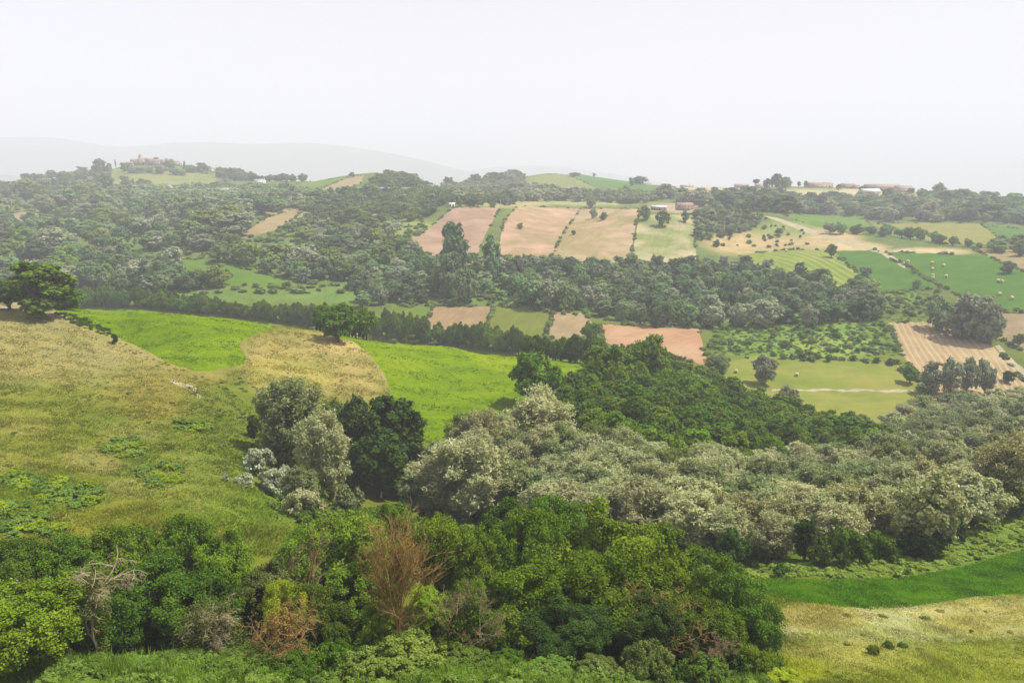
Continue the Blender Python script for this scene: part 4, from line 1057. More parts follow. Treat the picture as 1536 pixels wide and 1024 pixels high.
FP = [f[2] for f in FIELDS]
scatter('hillside_tree', [(-60,440),(-60,352),(60,352),(160,340),(260,340),(350,368),(420,392),(520,400),(520,450),(470,452),(330,444),(200,442)], 9, 190, (10, 15), (12, 19), ('slope', 'wood', 'slopegreen', 'woodpale', 'slope'), 'rounded tree on the lower left hillside beyond the ridge hedge', 'trees on the lower left hillside', 2, avoid=FP, thin=-.6)
scatter('hillside_tree', [(440,400),(460,330),(560,330),(640,372),(640,400),(560,408)], 9, 80, (8, 12), (11, 16), ('slope', 'slopegreen', 'woodpale', 'wood'), 'rounded tree on the middle slope left of the mauve brown field', 'trees on the middle slope', 2, avoid=FP, thin=-.6)
for x, y, z, px, py in spots([(120,432),(170,400),(230,392),(262,410),(275,440),(190,444)], 8, 18, hr):
    plant('hillside_tree', 'oak', x, y, z, hr.uniform(11, 15), hr.uniform(10, 13), 'wood', 'large dark tree of the clump left of the winding green meadow', 'tree', 'dark clump by the winding meadow', 2)
scatter('scrub_bush', [(1060,530),(1070,495),(1150,490),(1320,478),(1350,530),(1220,534),(1140,530)], 2.2, 110, (1.2, 3.2), (2.8, 6), ('scrub', 'slopegreen', 'bramble', 'slope'), 'low green bush in the scrubby ground between thick wood and mown meadow', 'bushes of the scrubby ground by the meadow', 2, ('bush',), 'bush')
scatter('scrub_bush', [(1320,475),(1315,440),(1370,440),(1410,438),(1400,480)], 2.2, 44, (1.3, 3.2), (3, 6), ('slopegreen', 'slope'), 'low bush in the rough patch below the dark green field', 'bushes of the rough patch', 2, ('bush',), 'bush')
scatter('scrub_bush', [(1168,537),(1230,536),(1350,545),(1350,549),(1230,541),(1168,541)], 4.0, 40, (2, 3.5), (4, 6), ('hedge', 'slope'), 'dark bush of the low hedge on the far edge of the mown meadow', 'hedge bushes of the mown meadow', 2, ('bush',), 'bush')
scatter('scrub_bush', [(590,460),(600,445),(740,440),(840,455),(930,470),(1050,492),(930,484),(890,478),(760,460)], 7, 60, (1.5, 3), (4, 7), ('slopegreen', 'scrub', 'slope'), 'low bush along the far edge of the valley strip fields', 'bushes along the valley strip fields', 2, ('bush',), 'bush')
scatter('scrub_bush', [(1060,372),(1100,335),(1150,326),(1220,350),(1250,368),(1190,372)], 4, 40, (1.8, 4), (3.5, 6.5), ('slope', 'wood', 'slopegreen'), 'dark bush dotted over the dry spur below the climbing track', 'bushes dotted over the dry spur', 2, ('bush',), 'bush')
scatter('spur_tree', [(1045,362),(1045,322),(1080,318),(1150,328),(1125,345),(1085,358)], 8, 60, (6, 9), (7, 10), ('wood', 'slope', 'woodpale'), 'tree in the copse between the farmhouse slope and the dry spur', 'copse right of the farmhouse', 2, ('oak', 'tall'))
scatter('spur_tree', [(1220,350),(1290,352),(1400,362),(1536,385),(1640,392),(1640,378),(1536,370),(1440,372),(1330,352),(1250,346)], 10, 80, (7, 11), (9, 12), ('wood', 'woodpale', 'slope'), 'blue grey tree in the long belt behind the bale field', 'tree belt behind the bale field', 2, ('oak',))
scatter('far_ridge_tree', [(640,311),(700,310),(752,311),(790,309),(790,305),(640,305)], 9, 18, (6, 9), (7, 10), ('wood',), 'dark tree in the row along the top of the mauve brown slope', 'tree row above the mauve brown slope', 2, ('oak', 'tall'))

# far single trees along the skylines
SKY = [
 ('oak',154,268,236,30,'wood','dark clump of trees left of the hilltop village'),('oak',160,282,256,24,'wood','dark tree just below the clump left of the village'),('cypress',174,252,238,3,'black','first thin cypress left of the hilltop village'),
 ('oak',196,260,250,16,'wood','dark tree below the stone houses at the left of the village'),('oak',210,259,250,14,'slope','small tree below the church tower'),('oak',224,259,250,15,'wood','dark tree below the middle houses of the village'),('oak',240,260,248,18,'wood','broad tree before the right houses of the village'),('oak',262,262,252,16,'wood','dark tree below the descending houses of the village'),('oak',272,263,254,14,'slope','tree before the last houses near the thin cypress'),('oak',236,246,236,12,'wood','tree rising behind the right houses of the village'),('oak',187,257,243,14,'wood','tree at the left end of the village houses'),
 ('cypress',277,252,240,4,'black','thin cypress right of the hilltop village'),('oak',190,282,262,22,'wood','dark round tree at the foot of the village slope'),('oak',215,284,266,24,'slope','second round tree at the foot of the village slope'),
 ('oak',304,258,244,24,'wood','round tree at the right end of the village'),('oak',285,258,247,20,'wood','round tree between village houses and the right end tree'),('oak',255,256,236,16,'slope','round tree in front of the village houses'),
 ('pine',1133,280,268,10,'wood','umbrella shaped tree alone on the right ridge'),('oak',1151,283,266,14,'wood','left tree of the tall ridge clump'),('oak',1164,285,260,18,'wood','tallest tree of the ridge clump by the farm houses'),('oak',1178,285,265,18,'wood','right tree of the tall ridge clump'),
 ('oak',1198,281,271,6,'wood','small round tree first from the ridge clump'),('oak',1209,281,270,7,'wood','small pointed round tree on the right ridge'),('oak',1258,285,276,9,'wood','small tree between the farm houses on the right ridge'),
 ('oak',1293,288,278,12,'wood','round tree left of the big ridge barn'),('oak',1330,300,280,16,'wood','dark tree in front of the big ridge barn'),('oak',1366,291,281,11,'wood','round tree right of the big ridge barn'),('oak',1443,300,283,26,'wood','large round tree at the end of the straw ridge field'),
 ('oak',1512,318,298,22,'wood','dark tree near the white roofed shed'),('cypress',1518,326,300,6,'wood','tall poplar like tree on the right slope'),('oak',1530,303,292,14,'wood','dark tree on the ridge at the right edge'),
 ('oak',960,277,263,24,'wood','tree clump beside the dark green domed hill field'),('oak',947,271,265,10,'wood','small tree left of the domed hill clump'),('oak',891,265,259,6,'wood','tiny tree on the crest of the domed hill'),('oak',862,264,258,18,'wood','low clump on the crest of the domed hill'),
 ('oak',770,268,254,26,'wood','dark tree at the left shoulder of the domed hill'),('oak',740,274,258,28,'wood','dark tree on the far ridge left of the domed hill'),('oak',715,276,260,26,'wood','second dark tree on the far ridge left of the domed hill'),('oak',672,276,264,22,'wood','grey tree in the gap between the far hills'),
 ('oak',575,266,259,12,'slope','small tree on the middle hill crest'),('oak',528,266,258,10,'wood','dark tree on the middle hill beside the straw field'),('oak',622,270,260,14,'slope','tree on the right shoulder of the middle hill'),
]
for kd, px, base, top, wp, mat, lb in SKY:
    X, Yv, Z = hit([px], [base])
    if not Yv[0] == Yv[0] or Yv[0] > 2200: base = base + 8
    base_px('far_ridge_tree', kd, px, base, top, wp, mat, lb, 'tree', 'single trees on the far skylines', 2)

# the woods that cover the far slopes: masses
fw = np.random.default_rng(71)
def mass(name, polys, sp, nmax, hh, ww, mat, label, lod=3, kinds=('oak', 'oak', 'tall'), avoid=FP):
    it = []
    for poly in polys:
        for x, y, z, px, py in spots(poly, sp, nmax, fw, cand=14000, avoid=avoid):
            if name == 'woodland' and fbm(np.array([x]), np.array([y]), 77, 130, 2)[0] < -.8: continue
            s = min(1.75, fw.lognormal(-.08, .30))
            it.append((kinds[fw.integers(len(kinds))], lod, x, y, z, fw.uniform(*hh) * s ** .7, fw.uniform(*ww) * s))
    merged(name, it, [L[k] for k in mat.split()], label, 'woodland', seed=len(it))


scatter('slope_tree', [(-60,352),(-60,285),(0,278),(80,260),(135,255),(160,274),(170,282),(200,300),(300,300),(420,310),(440,330),(350,360),(260,338),(160,338),(60,350)], 8, 290, (11, 16), (14, 21), ('slope', 'slope', 'woodpale', 'wood', 'slopegreen'), 'hazy rounded tree on the left hill below the village', 'hazy trees covering the left hill', 2, avoid=FP, thin=-.85)
mass('woodland', [[(160,300),(170,285),(330,280),(440,285),(480,290),(470,318),(420,312),(330,306)]], 8, 330, (6, 10), (10, 15), 'wood slope slope', 'scattered hazy wood on the slope between village and middle hill')
mass('woodland', [[(480,292),(512,290),(552,284),(572,262),(640,262),(700,272),(690,288),(660,308),(640,330),(560,334),(470,326)]], 8, 360, (5, 9), (9, 14), 'slope slopegreen wood', 'scattered trees over the dome of the middle hill')
mass('woodland', [[(330,250),(440,256),(475,256),(475,272),(330,272)]], 12, 90, (8, 12), (12, 16), 'wood slope', 'far tree line on the ridge right of the village')
mass('woodland', [[(640,262),(700,260),(780,258),(790,284),(870,291),(960,292),(1040,292),(1040,304),(960,306),(850,302),(760,304),(690,306)]], 8, 420, (8, 11), (11, 16), 'wood slope woodpale', 'hazy wood filling the saddle below the domed hill')
scatter('ridge_wood_tree', [(1040,310),(1046,294),(1140,296),(1250,300),(1330,300),(1440,312),(1536,318),(1640,322),(1640,344),(1536,338),(1470,334),(1300,332),(1190,322),(1120,318)], 7, 290, (10, 15), (13, 19), ('wood', 'wood', 'slope', 'woodpale'), 'hazy dark tree in the wood along the slope of the right ridge', 'hazy wood along the right ridge', 2, avoid=FP)
mass('woodland', [[(1380,300),(1420,284),(1500,288),(1640,292),(1640,318),(1500,312),(1440,308)]], 12, 110, (7, 11), (10, 15), 'wood slope', 'far trees along the right end of the ridge', avoid=())
mass('scrubland', [[(-60,440),(-60,300),(160,285),(440,300),(640,330),(640,380),(560,400),(520,440),(330,440)]], 6, 1300, (1.4, 3.6), (4, 9), 'slopegreen slope scrub', 'low scrub between the trees of the left hills', 3, ('bush',))
mass('scrubland', [[(540,462),(520,400),(760,380),(1000,400),(1310,430),(1322,478),(1040,492),(900,470),(700,450)]], 5.5, 800, (1.2, 2.8), (4, 7), 'slopegreen slope scrub', 'shaded undergrowth of the valley woods', 3, ('bush',))

mg = np.random.default_rng(78); it = []
for nm_, lb_, poly, mt_ in FIELDS:
    if nm_ in ('grass_strip',) or poly is CROP: continue
    for (x0, y0), (x1, y1) in zip(poly, poly[1:] + poly[:1]):
        k = max(2, int(math.hypot(x1 - x0, (y1 - y0) * 2) / 3.2)); run = 0
        for i in range(k):
            run = run - 1 if run > 0 else (int(mg.integers(2, 7)) if mg.random() < .13 else 0)
            if run <= 0 and mg.random() > .12: continue
            t = (i + mg.random()) / k; X, Yv, Z = hit([x0 + (x1 - x0) * t], [y0 + (y1 - y0) * t + mg.uniform(-.6, .6)])
            if Yv[0] == Yv[0] and Yv[0] < 1500: it.append(('bush', 3, X[0], Yv[0], Z[0] - .3, mg.uniform(.8, 2.6), mg.uniform(2, 5)))
merged('field_margins', it, [L['slope'], L['slopegreen'], L['hedge'], L['olive']], 'ragged bushy margins between the fields', 'undergrowth', seed=78)

# ------------------------------------------------------------------ brambles, tall grass and tussocks
ug = np.random.default_rng(81)
def brush(name, poly, sp, nmax, hh, ww, mat, label, lod=2, cand=6000, avoid=()):
    it = [('bush', lod, x, y, z - .15, ug.uniform(*hh), ug.uniform(*ww)) for x, y, z, px, py in spots(poly, sp, nmax, ug, cand, avoid)]
    merged(name, it, L[mat], label, 'undergrowth', seed=len(it))


brush('undergrowth', [(1110,866),(1110,842),(1200,848),(1330,842),(1440,800),(1536,772),(1700,740),(1700,778),(1536,820),(1440,847),(1350,865),(1250,866)], 1.25, 700, (.5, 1.1), (1.6, 2.8), 'bramble', 'bramble bank between the ravine trees and the deep green strip')
brush('undergrowth', [(-40,1030),(-40,985),(300,990),(520,975),(760,985),(1000,985),(1160,990),(1190,1030)], 1.0, 420, (.4, 1.0), (1.2, 2.2), 'scrub', 'weeds covering the near bank under the woods', 2)
brush('undergrowth', [(440,790),(440,760),(520,765),(640,772),(760,790),(900,815),(1080,845),(1100,870),(900,850),(640,810)], 2.2, 160, (1., 2.2), (2.5, 4), 'hedge', 'undergrowth between the central grove and the white leaved trees')
brush('undergrowth', [(310,590),(330,555),(420,590),(400,640),(370,700),(340,720),(300,650)], 1.5, 70, (.3, .8), (1.2, 2.6), 'scrub', 'low green growth in the fold of the hillside')
BR = [(190,672,60,20),(240,715,70,22),(100,745,90,22),(30,770,90,18),(20,720,60,14),(40,795,110,14),(290,640,50,10),(60,730,70,10)]
it = []
for bx, by, rx, ry in BR:
    th = np.linspace(0, 6.283, 14)[:-1]
    it += [('bush', 1, x, y, z - .15, ug.uniform(.7, 1.5), ug.uniform(1.8, 3.6)) for x, y, z, px, py in spots([(bx + rx * .55 * math.cos(t), by + ry * .75 * math.sin(t)) for t in th], 1.5, 17, ug, 600)]
merged('undergrowth', it, [L['bramble'], L['yellow'], L['scrub']], 'bramble patches sprawling over the left hillside', 'undergrowth', seed=4)
brush('undergrowth', [(78,470),(100,470),(150,488),(168,500),(160,505),(120,490)], 1.0, 46, (.3, 1.3), (.9, 3.0), 'hedge', 'dark brush along the boundary of the bright field and the dry hillside')
brush('undergrowth', [(168,508),(200,520),(260,550),(330,575),(330,580),(250,558),(190,524)], 1.0, 70, (.2, .6), (.7, 2.2), 'tussock', 'weedy strip along the lower edge of the bright field')
# dotted dark tussocks
TUS = [((150,560),(330,580),(330,620),(120,620)), ((0,640),(330,600),(400,700),(300,790),(0,800)), ((400,500),(540,510),(575,585),(430,590)), ((1180,920),(1536,905),(1536,1000),(1200,1000))]
it = []
for poly, sp, nm_ in zip(TUS, (2.6, 3.2, 4, 3.5), (110, 200, 60, 60)):
    it += [('bush', 2, x, y, z - .1, ug.uniform(.25, .6), ug.uniform(.6, 1.5)) for x, y, z, px, py in spots(list(poly), sp, nm_, ug, 4000)]
merged('tussocks', it, [L['tussock'], L['olive'], L['tussock']], 'dark tussocks dotted over the dry grassland', 'tussocks', seed=5)


def grass(name, polys, count, hh, label, seed, avoid=(), lean=.8, base=None, ymax=300):
    rng = np.random.default_rng(seed); PX, PY = [], []
    for poly, frac in polys:
        p = np.array(poly, float); lo, hi = p.min(0), p.max(0)
        px = rng.uniform(lo[0], hi[0], int(count * frac * 2.2)); py = rng.uniform(lo[1], hi[1], int(count * frac * 2.2))
        k = inpoly(px, py, poly)
        for av in avoid: k &= ~inpoly(px, py, av)
        PX.append(px[k][:int(count * frac)]); PY.append(py[k][:int(count * frac)])
    px = np.concatenate(PX); py = np.concatenate(PY); X, Y, Z = hit(px, py); k = (Y == Y) & (Y < ymax); X, Y, Z, px, py = X[k], Y[k], Z[k], px[k], py[k]
    col = land_tint(px, py, Y) if base is None else np.tile(np.array(base), (len(X), 1)); m = len(X); nb = 5
    n1 = fbm(X, Y, 91, 9, 3); tall = np.clip(.75 + .45 * n1, .25, 1.7)
    col = col * (1 + .16 * fbm(X, Y, 92, 5, 3))[:, None] * rng.uniform(.75, 1.25, (m, 1)) * np.array([1.14, 1.2, .85])
    V, C = [], []
    for b in range(nb):
        th = rng.uniform(0, 6.283, m); d = np.stack([np.cos(th), np.sin(th), 0 * th], 1)
        th2 = rng.uniform(0, 6.283, m); w = np.stack([np.cos(th2), np.sin(th2), 0 * th], 1)
        s = np.clip(Y / 60, .8, 2.2)
        h = rng.uniform(*hh, m) * tall * .8; base = np.stack([X, Y, Z - .05], 1) + d * (rng.uniform(0, .35, m) * s)[:, None]
        wd_ = (.07 * s)[:, None]
        V.append(np.stack([base - w * wd_, base + w * wd_, base + d * (h * lean)[:, None] + np.array([0, 0, 1]) * h[:, None]], 1)); C.append(np.clip(col * rng.uniform(.85, 1.2, (m, 1)), .01, .8))
    V = np.concatenate(V).reshape(-1, 3)
    o = obj(name, mesh_np(name, V, np.arange(len(V)).reshape(-1, 3), [tint_mat(name, .5)], fcol=np.concatenate(C)))
    tag(o, label, 'grass', kind='stuff')


CRP = [CROP]
grass('grass', [([(-30,470),(90,472),(250,560),(340,580),(400,640),(360,720),(440,770),(490,800),(420,835),(300,830),(-30,825)], 1.0)], 26000, (.16, .5), 'dry and green wild grass on the left hillside', 3, CRP)
grass('grass', [([(372,506),(416,490),(500,500),(556,532),(584,592),(500,600),(420,580),(320,575),(366,546)], 1.0)], 5000, (.2, .5), 'straw coloured grass on the dry knoll', 4, CRP)
grass('grass', [([(1130,905),(1165,896),(1290,913),(1400,906),(1540,891),(1600,885),(1600,1030),(1140,1030)], .8), ([(-30,1030),(-30,985),(1150,985),(1150,1030)], .2)], 20000, (.10, .32), 'dry and green meadow grass at the near right and on the bank', 5)

STRIP_ = [f[2] for f in FIELDS if f[0] == 'grass_strip'][0]
grass('crop_blades', [(STRIP_, 1.0)], 16000, (.12, .28), 'blades of young crop in the deep green strip', 6, base=(.095, .205, .003), lean=.6)
grass('crop_blades', [(CROP, 1.0)], 22000, (.10, .30), 'blades of young crop in the brilliant green field', 7, base=(.125, .195, .002), lean=.7)
grass('grass', [([(-30,1030),(-30,975),(300,985),(520,965),(700,965),(1000,985),(1170,985),(1190,1030)], 1.0)], 5000, (.5, 1.1), 'tall fresh grass on the near bank', 8, base=(.15, .235, .03), lean=.5)
brush('undergrowth', [(1060,535),(1070,495),(1150,490),(1320,478),(1350,532),(1220,535),(1140,531)], 2.0, 420, (.4, 1.1), (2, 4), 'scrub', 'low green scrub between the thick wood and the mown meadow')
brush('undergrowth', [(1320,478),(1315,440),(1370,440),(1410,438),(1400,482)], 2.2, 160, (.4, 1.1), (2, 4), 'slopegreen', 'low scrub of the rough patch below the dark green field')
# ------------------------------------------------------------------ houses, sheds, bales and poles
WALLS = {'cream': plain_mat('cream_plaster', (.48, .43, .35)), 'white': plain_mat('white_plaster', (.72, .70, .65), vary=.12), 'brick': plain_mat('brown_brick', (.30, .20, .14)), 'stone': plain_mat('grey_stone', (.36, .32, .28)), 'pink': plain_mat('pink_plaster', (.40, .32, .26))}
ROOFS = {'red': plain_mat('red_tiles', (.33, .17, .12), c2=(.24, .13, .10)), 'tan': plain_mat('weathered_tiles', (.29, .22, .18)), 'grey': plain_mat('grey_sheet', (.36, .36, .37)), 'white': plain_mat('white_sheet', (.60, .60, .60), vary=.1), 'dark': plain_mat('dark_sheet', (.20, .17, .15))}
GLASS = plain_mat('dark_window', (.05, .05, .055), .3)
DOORM = plain_mat('wooden_door', (.16, .10, .06))


def gable(w, d, h, ov=.4, th=.18):
    """two roof slopes with thickness over a w x d plan, ridge along x"""
    m = MB(); hw, hd = w / 2 + ov, d / 2 + ov; e = -ov * h / (d / 2)
    for s in (-1, 1):
        v = [(-hw, 0, h), (hw, 0, h), (hw, s * hd, e), (-hw, s * hd, e), (-hw, 0, h + th), (hw, 0, h + th), (hw, s * hd, e + th), (-hw, s * hd, e + th)]
        f = [(4,5,6,7),(3,2,1,0),(0,1,5,4),(1,2,6,5),(2,3,7,6),(3,0,4,7)]
        m.add(v, f if s > 0 else [q[::-1] for q in f])
    return m


def house(name, px, base, wd, dp, ht, rh, wall, roof, label, rz=0.0, floors=2, bays=4, group=None, door=True, chimney=True, Y=None, hip=False):
    if Y is None:
        X, Yv, Z = hit([px], [base]); x, y, z = X[0], Yv[0], Z[0]
        if not y == y: x, y, z = on_land(px, 1380)
    else: x, y, z = on_land(px, Y)
    root = bpy.data.objects.new(name, None); COL.objects.link(root); root.location = (x, y, z); root.rotation_euler = (0, 0, rz)
    m = MB(); m.box((0, 0, ht / 2 - 1), (wd, dp, ht + 2))
    for s in (-1, 1):
        m.add([(s * wd / 2, -dp / 2, ht), (s * wd / 2, dp / 2, ht), (s * wd / 2, 0, ht + rh)], [(0, 1, 2) if s > 0 else (2, 1, 0)])
    obj('wall', m.mesh('house_wall', WALLS[wall]), root)
    r = obj('roof', gable(wd, dp, rh).mesh('house_roof', ROOFS[roof]), root, (0, 0, ht))
    if chimney:
        c = MB(); c.box((wd * .22, dp * .12, rh * .9 + .5), (.9, .9, 1.8)); c.box((wd * .22, dp * .12, rh * .9 + 1.5), (1.15, 1.15, .2)); obj('chimney', c.mesh('chimney', WALLS['brick']), r)
    for fl in range(floors):
        for b in range(bays):
            if door and fl == 0 and b == bays // 2: continue
            g = MB(); g.box((0, 0, 0), (1.1, .16, 1.4)); wz = ht / floors * (fl + .55)
            o = obj('window', g.mesh('window_pane', GLASS), root, (-wd / 2 + wd * (b + .5) / bays, -dp / 2 - .05, wz))
            sl = MB(); sl.box((0, -.06, -.78), (1.4, .3, .12)); obj('sill', sl.mesh('sill', WALLS['stone']), o)
    if door:
        g = MB(); g.box((0, 0, 0), (1.3, .14, 2.2)); obj('door', g.mesh('door', DOORM), root, (-wd / 2 + wd * (bays // 2 + .5) / bays, -dp / 2 - .05, 1.1))
    tag(root, label, 'house' if 'house' in name else 'shed', group)
    return root


house('farmhouse', 1026, 316, 17, 11, 6.0, 2.6, 'brick', 'red', 'brown brick farmhouse with a red roof above the dry green slope', .08, 2, 5)
house('farm_shed', 988, 315, 13, 7, 2.8, 1.0, 'brick', 'white', 'low dark shed with a pale roof left of the red roofed farmhouse', .0, 1, 3, chimney=False)
house('farm_shed', 1050, 321, 7, 6, 2.6, 1.2, 'pink', 'tan', 'small pinkish outbuilding right of the red roofed farmhouse', .1, 1, 2, chimney=False)
house('white_house', 341, 292, 19, 10, 6, 2.2, 'white', 'grey', 'bright white house among trees on the left hill', -.15, 2, 4)
house('white_house', 318, 292, 22, 9, 4.5, 2.0, 'cream', 'tan', 'long cream house directly left of the bright white house', -.1, 1, 5)
house('hill_house', 206, 284, 12, 8, 4, 1.8, 'white', 'grey', 'small pale house between the two round trees under the village slope', .1, 1, 3)
house('hill_house', 252, 284, 11, 8, 4.5, 1.8, 'cream', 'grey', 'small grey roofed house under the middle of the village slope', -.1, 1, 3)
house('hill_house', 282, 283, 14, 8, 4, 1.8, 'cream', 'tan', 'tan roofed house beside the wood under the village slope', .0, 1, 3)
house('hill_house', 142, 271, 12, 9, 4.5, 2, 'white', 'tan', 'pale house below the clump of trees left of the village', .3, 1, 3)
house('hill_house', 378, 301, 15, 8, 3.5, 1.5, 'cream', 'tan', 'low pale house right of the bright white house below the green patch', .2, 1, 3)
house('hill_house', 390, 275, 15, 9, 4, 2, 'white', 'grey', 'pale house on the saddle right of the village', .0, 1, 3)
house('hill_house', 456, 300, 11, 7, 4.5, 2, 'cream', 'tan', 'cream house between two dark trees on the middle hill', .1, 2, 3)
house('hill_house', 545, 287, 9, 6, 3, 1.3, 'cream', 'grey', 'small grey roofed house left on the dome of the middle hill', .0, 1, 2)
house('hill_house', 576, 286, 14, 7, 2.6, 1.0, 'stone', 'grey', 'long low house with a pale roof on the dome of the middle hill', .0, 1, 4)
house('hill_house', 610, 286, 11, 7, 2.6, 1.0, 'cream', 'tan', 'low tan roofed house right on the dome of the middle hill', .0, 1, 4)
house('hill_house', 648, 284, 15, 9, 3.5, 2.2, 'pink', 'tan', 'pinkish house on the right flank of the middle hill', -.2, 1, 3)
house('hill_house', 678, 310, 5, 4, 2.4, 1, 'white', 'white', 'tiny white hut at the top left corner of the mauve brown slope', .0, 1, 2)
# hilltop village
vr = np.random.default_rng(91)
VIL = [(188,253,11,4.5,'stone','tan'),(195,252,12,6,'brick','tan'),(201,250,10,7,'stone','tan'),(206,252,13,6,'cream','red'),(212,249,12,8,'pink','red'),(218,250,14,7.5,'cream','red'),(224,249,13,8,'pink','red'),(230,251,12,7,'stone','red'),
       (235,250,12,7,'stone','tan'),(241,250,12,6.5,'brick','tan'),(247,252,11,5.5,'stone','tan'),(256,254,12,5,'cream','tan'),(263,255,12,5,'stone','tan'),(269,256,11,4.5,'stone','grey'),(274,256,9,4.5,'white','grey'),(315,262,13,4.5,'cream','tan'),(326,263,12,4.5,'pink','tan')]
VL = ['first stone house at the left end of the hilltop village', 'brown house second from the left end of the hilltop village', 'tall stone house left of the church tower in the village', 'cream red roofed house below the church tower', 'tall pink house beside the church tower',
      'cream red roofed house in the middle of the hilltop village', 'pink red roofed house right of the village middle', 'stone red roofed house behind the front tree of the village', 'stone house above the front tree of the village', 'brown house at the flat right part of the village top',
      'stone house where the village starts to descend', 'cream house on the descending right end of the village', 'low stone house on the descending right end of the village', 'grey roofed stone house near the thin cypress', 'white house just before the thin cypress', 'cream house beyond the round trees right of the village', 'last pinkish house on the ridge right of the village']
for (px, b, wd, ht, wl, rf), lb in zip(VIL, VL):
    house('village_house', px, b, wd, 8.5, ht, 2.2, wl, rf, lb, vr.uniform(-.4, .4), 2, 3, 'houses of the hilltop village', Y=float(vr.uniform(1375, 1405)), chimney=False)
x, y, z = on_land(211, 1400)
t = bpy.data.objects.new('church_tower', None); COL.objects.link(t); t.location = (x, y, z)
m = MB(); m.box((0, 0, 6.5), (4.2, 4.2, 15)); m.box((0, 0, 14.2), (4.8, 4.8, .5)); obj('wall', m.mesh('tower_wall', WALLS['stone']), t)
m = MB(); m.add([(-2.3,-2.3,14.5),(2.3,-2.3,14.5),(2.3,2.3,14.5),(-2.3,2.3,14.5),(0,0,18.5)], [(0,1,4),(1,2,4),(2,3,4),(3,0,4)]); obj('roof', m.mesh('tower_roof', ROOFS['tan']), t)
m = MB(); m.box((0, -2.15, 11.8), (1.3, .12, 2.4)); obj('belfry_opening', m.mesh('belfry', GLASS), t)  # dark slab on the wall, its colour stands for the shade inside an opening
tag(t, 'small church tower standing above the hilltop village roofs', 'tower')
# right ridge farms
RG = [(1112,284,18,3.5,'stone','tan','low grey house on the ridge left of the tall clump'),(1140,282,12,3.5,'cream','tan','small cream house by the umbrella shaped tree'),(1171,285,14,5.5,'cream','tan','cream house half hidden in the tall ridge clump'),
      (1218,283,20,5,'pink','red','pinkish red roofed house right of the pointed tree'),(1228,285,24,3.5,'cream','red','long cream fronted house with a red roof on the ridge'),(1240,284,14,4,'cream','red','red roofed house just left of the ridge gap'),
      (1271,286,18,4.5,'stone','tan','grey house right of the small tree in the ridge gap'),(1283,287,9,3.5,'pink','tan','small pinkish house left of the round ridge tree')]
for px, b, wd, ht, wl, rf, lb in RG:
    house('ridge_house', px, b, wd, 9, ht, 2.0, wl, rf, lb, vr.uniform(-.15, .15), 1, 4, 'houses on the right ridge', Y=float(vr.uniform(1085, 1100)), chimney=False)
house('barn', 1322, 288, 44, 16, 4.5, 3.4, 'brick', 'tan', 'big wide roofed barn on the right ridge', -.06, 1, 6, chimney=False, Y=1052)
house('barn', 1304, 290, 24, 12, 4, 3, 'stone', 'white', 'pale roofed barn in front of the big ridge barn', .1, 1, 4, chimney=False, Y=1030)
house('barn', 1354, 290, 24, 13, 4.5, 4, 'pink', 'tan', 'pinkish barn right of the big ridge barn', .2, 1, 4, chimney=False, Y=1040)
house('farm_shed', 1487, 301, 17, 9, 5, 1.6, 'brick', 'white', 'white roofed shed on the far right slope', .05, 1, 4, chimney=False)
house('hill_house', 970, 277, 14, 9, 4, 2, 'cream', 'tan', 'pale house on the far straw ridge beside the tree clump', .1, 1, 3, Y=1330)
house('hill_house', 992, 277, 18, 9, 3, 1.6, 'stone', 'tan', 'long stone house on the far straw ridge', -.1, 1, 4, Y=1320)
house('hill_house', 1030, 281, 20, 8, 2.6, 1.2, 'stone', 'grey', 'long low grey roofed building under the far straw ridge', .1, 1, 4, Y=1230)

# round straw bales
BALEM = plain_mat('straw_bale', (.50, .44, .22), c2=(.36, .33, .14), scale=4)
WRAP = plain_mat('bale_face', (.62, .56, .34), c2=(.42, .36, .18), scale=6)
def bale_meshes():
    k = 28; prof = [(-.62, .60), (-.60, .74), (-.52, .80), (-.2, .825), (.2, .825), (.52, .80), (.60, .74), (.62, .60)]
    th = np.arange(k) / k * 2 * math.pi; v = []
    for x_, r in prof:
        rr = r * (1 + .012 * np.sin(th * 9 + x_ * 7)); zz = np.maximum(rr * np.cos(th), -.72)
        v.append(np.stack([np.full(k, x_), rr * np.sin(th), zz], 1))
    i = np.arange(len(prof) - 1)[:, None] * k + np.arange(k)[None]; j = np.arange(len(prof) - 1)[:, None] * k + (np.arange(k)[None] + 1) % k
    body = mesh_np('bale_body', np.concatenate(v), np.stack([i, j, j + k, i + k], -1).reshape(-1, 4), [BALEM], smooth=True)
    m = MB()
    for s in (-1, 1):
        ring = np.stack([np.full(k, s * .62), .60 * np.sin(th), np.maximum(.60 * np.cos(th), -.72)], 1)
        vv = np.concatenate([ring, ring * [1, .5, .5] + [s * .03, 0, 0], [[s * .01, 0, 0]]])
        f = [(a, (a + 1) % k, k + (a + 1) % k, k + a) for a in range(k)]; g = [(k + a, k + (a + 1) % k, 2 * k) for a in range(k)]
        m.add(vv, f if s < 0 else [q[::-1] for q in f]); m.add(vv, g if s < 0 else [q[::-1] for q in g])
    return body, m.mesh('bale_ends', WRAP)
BB, BE = bale_meshes()
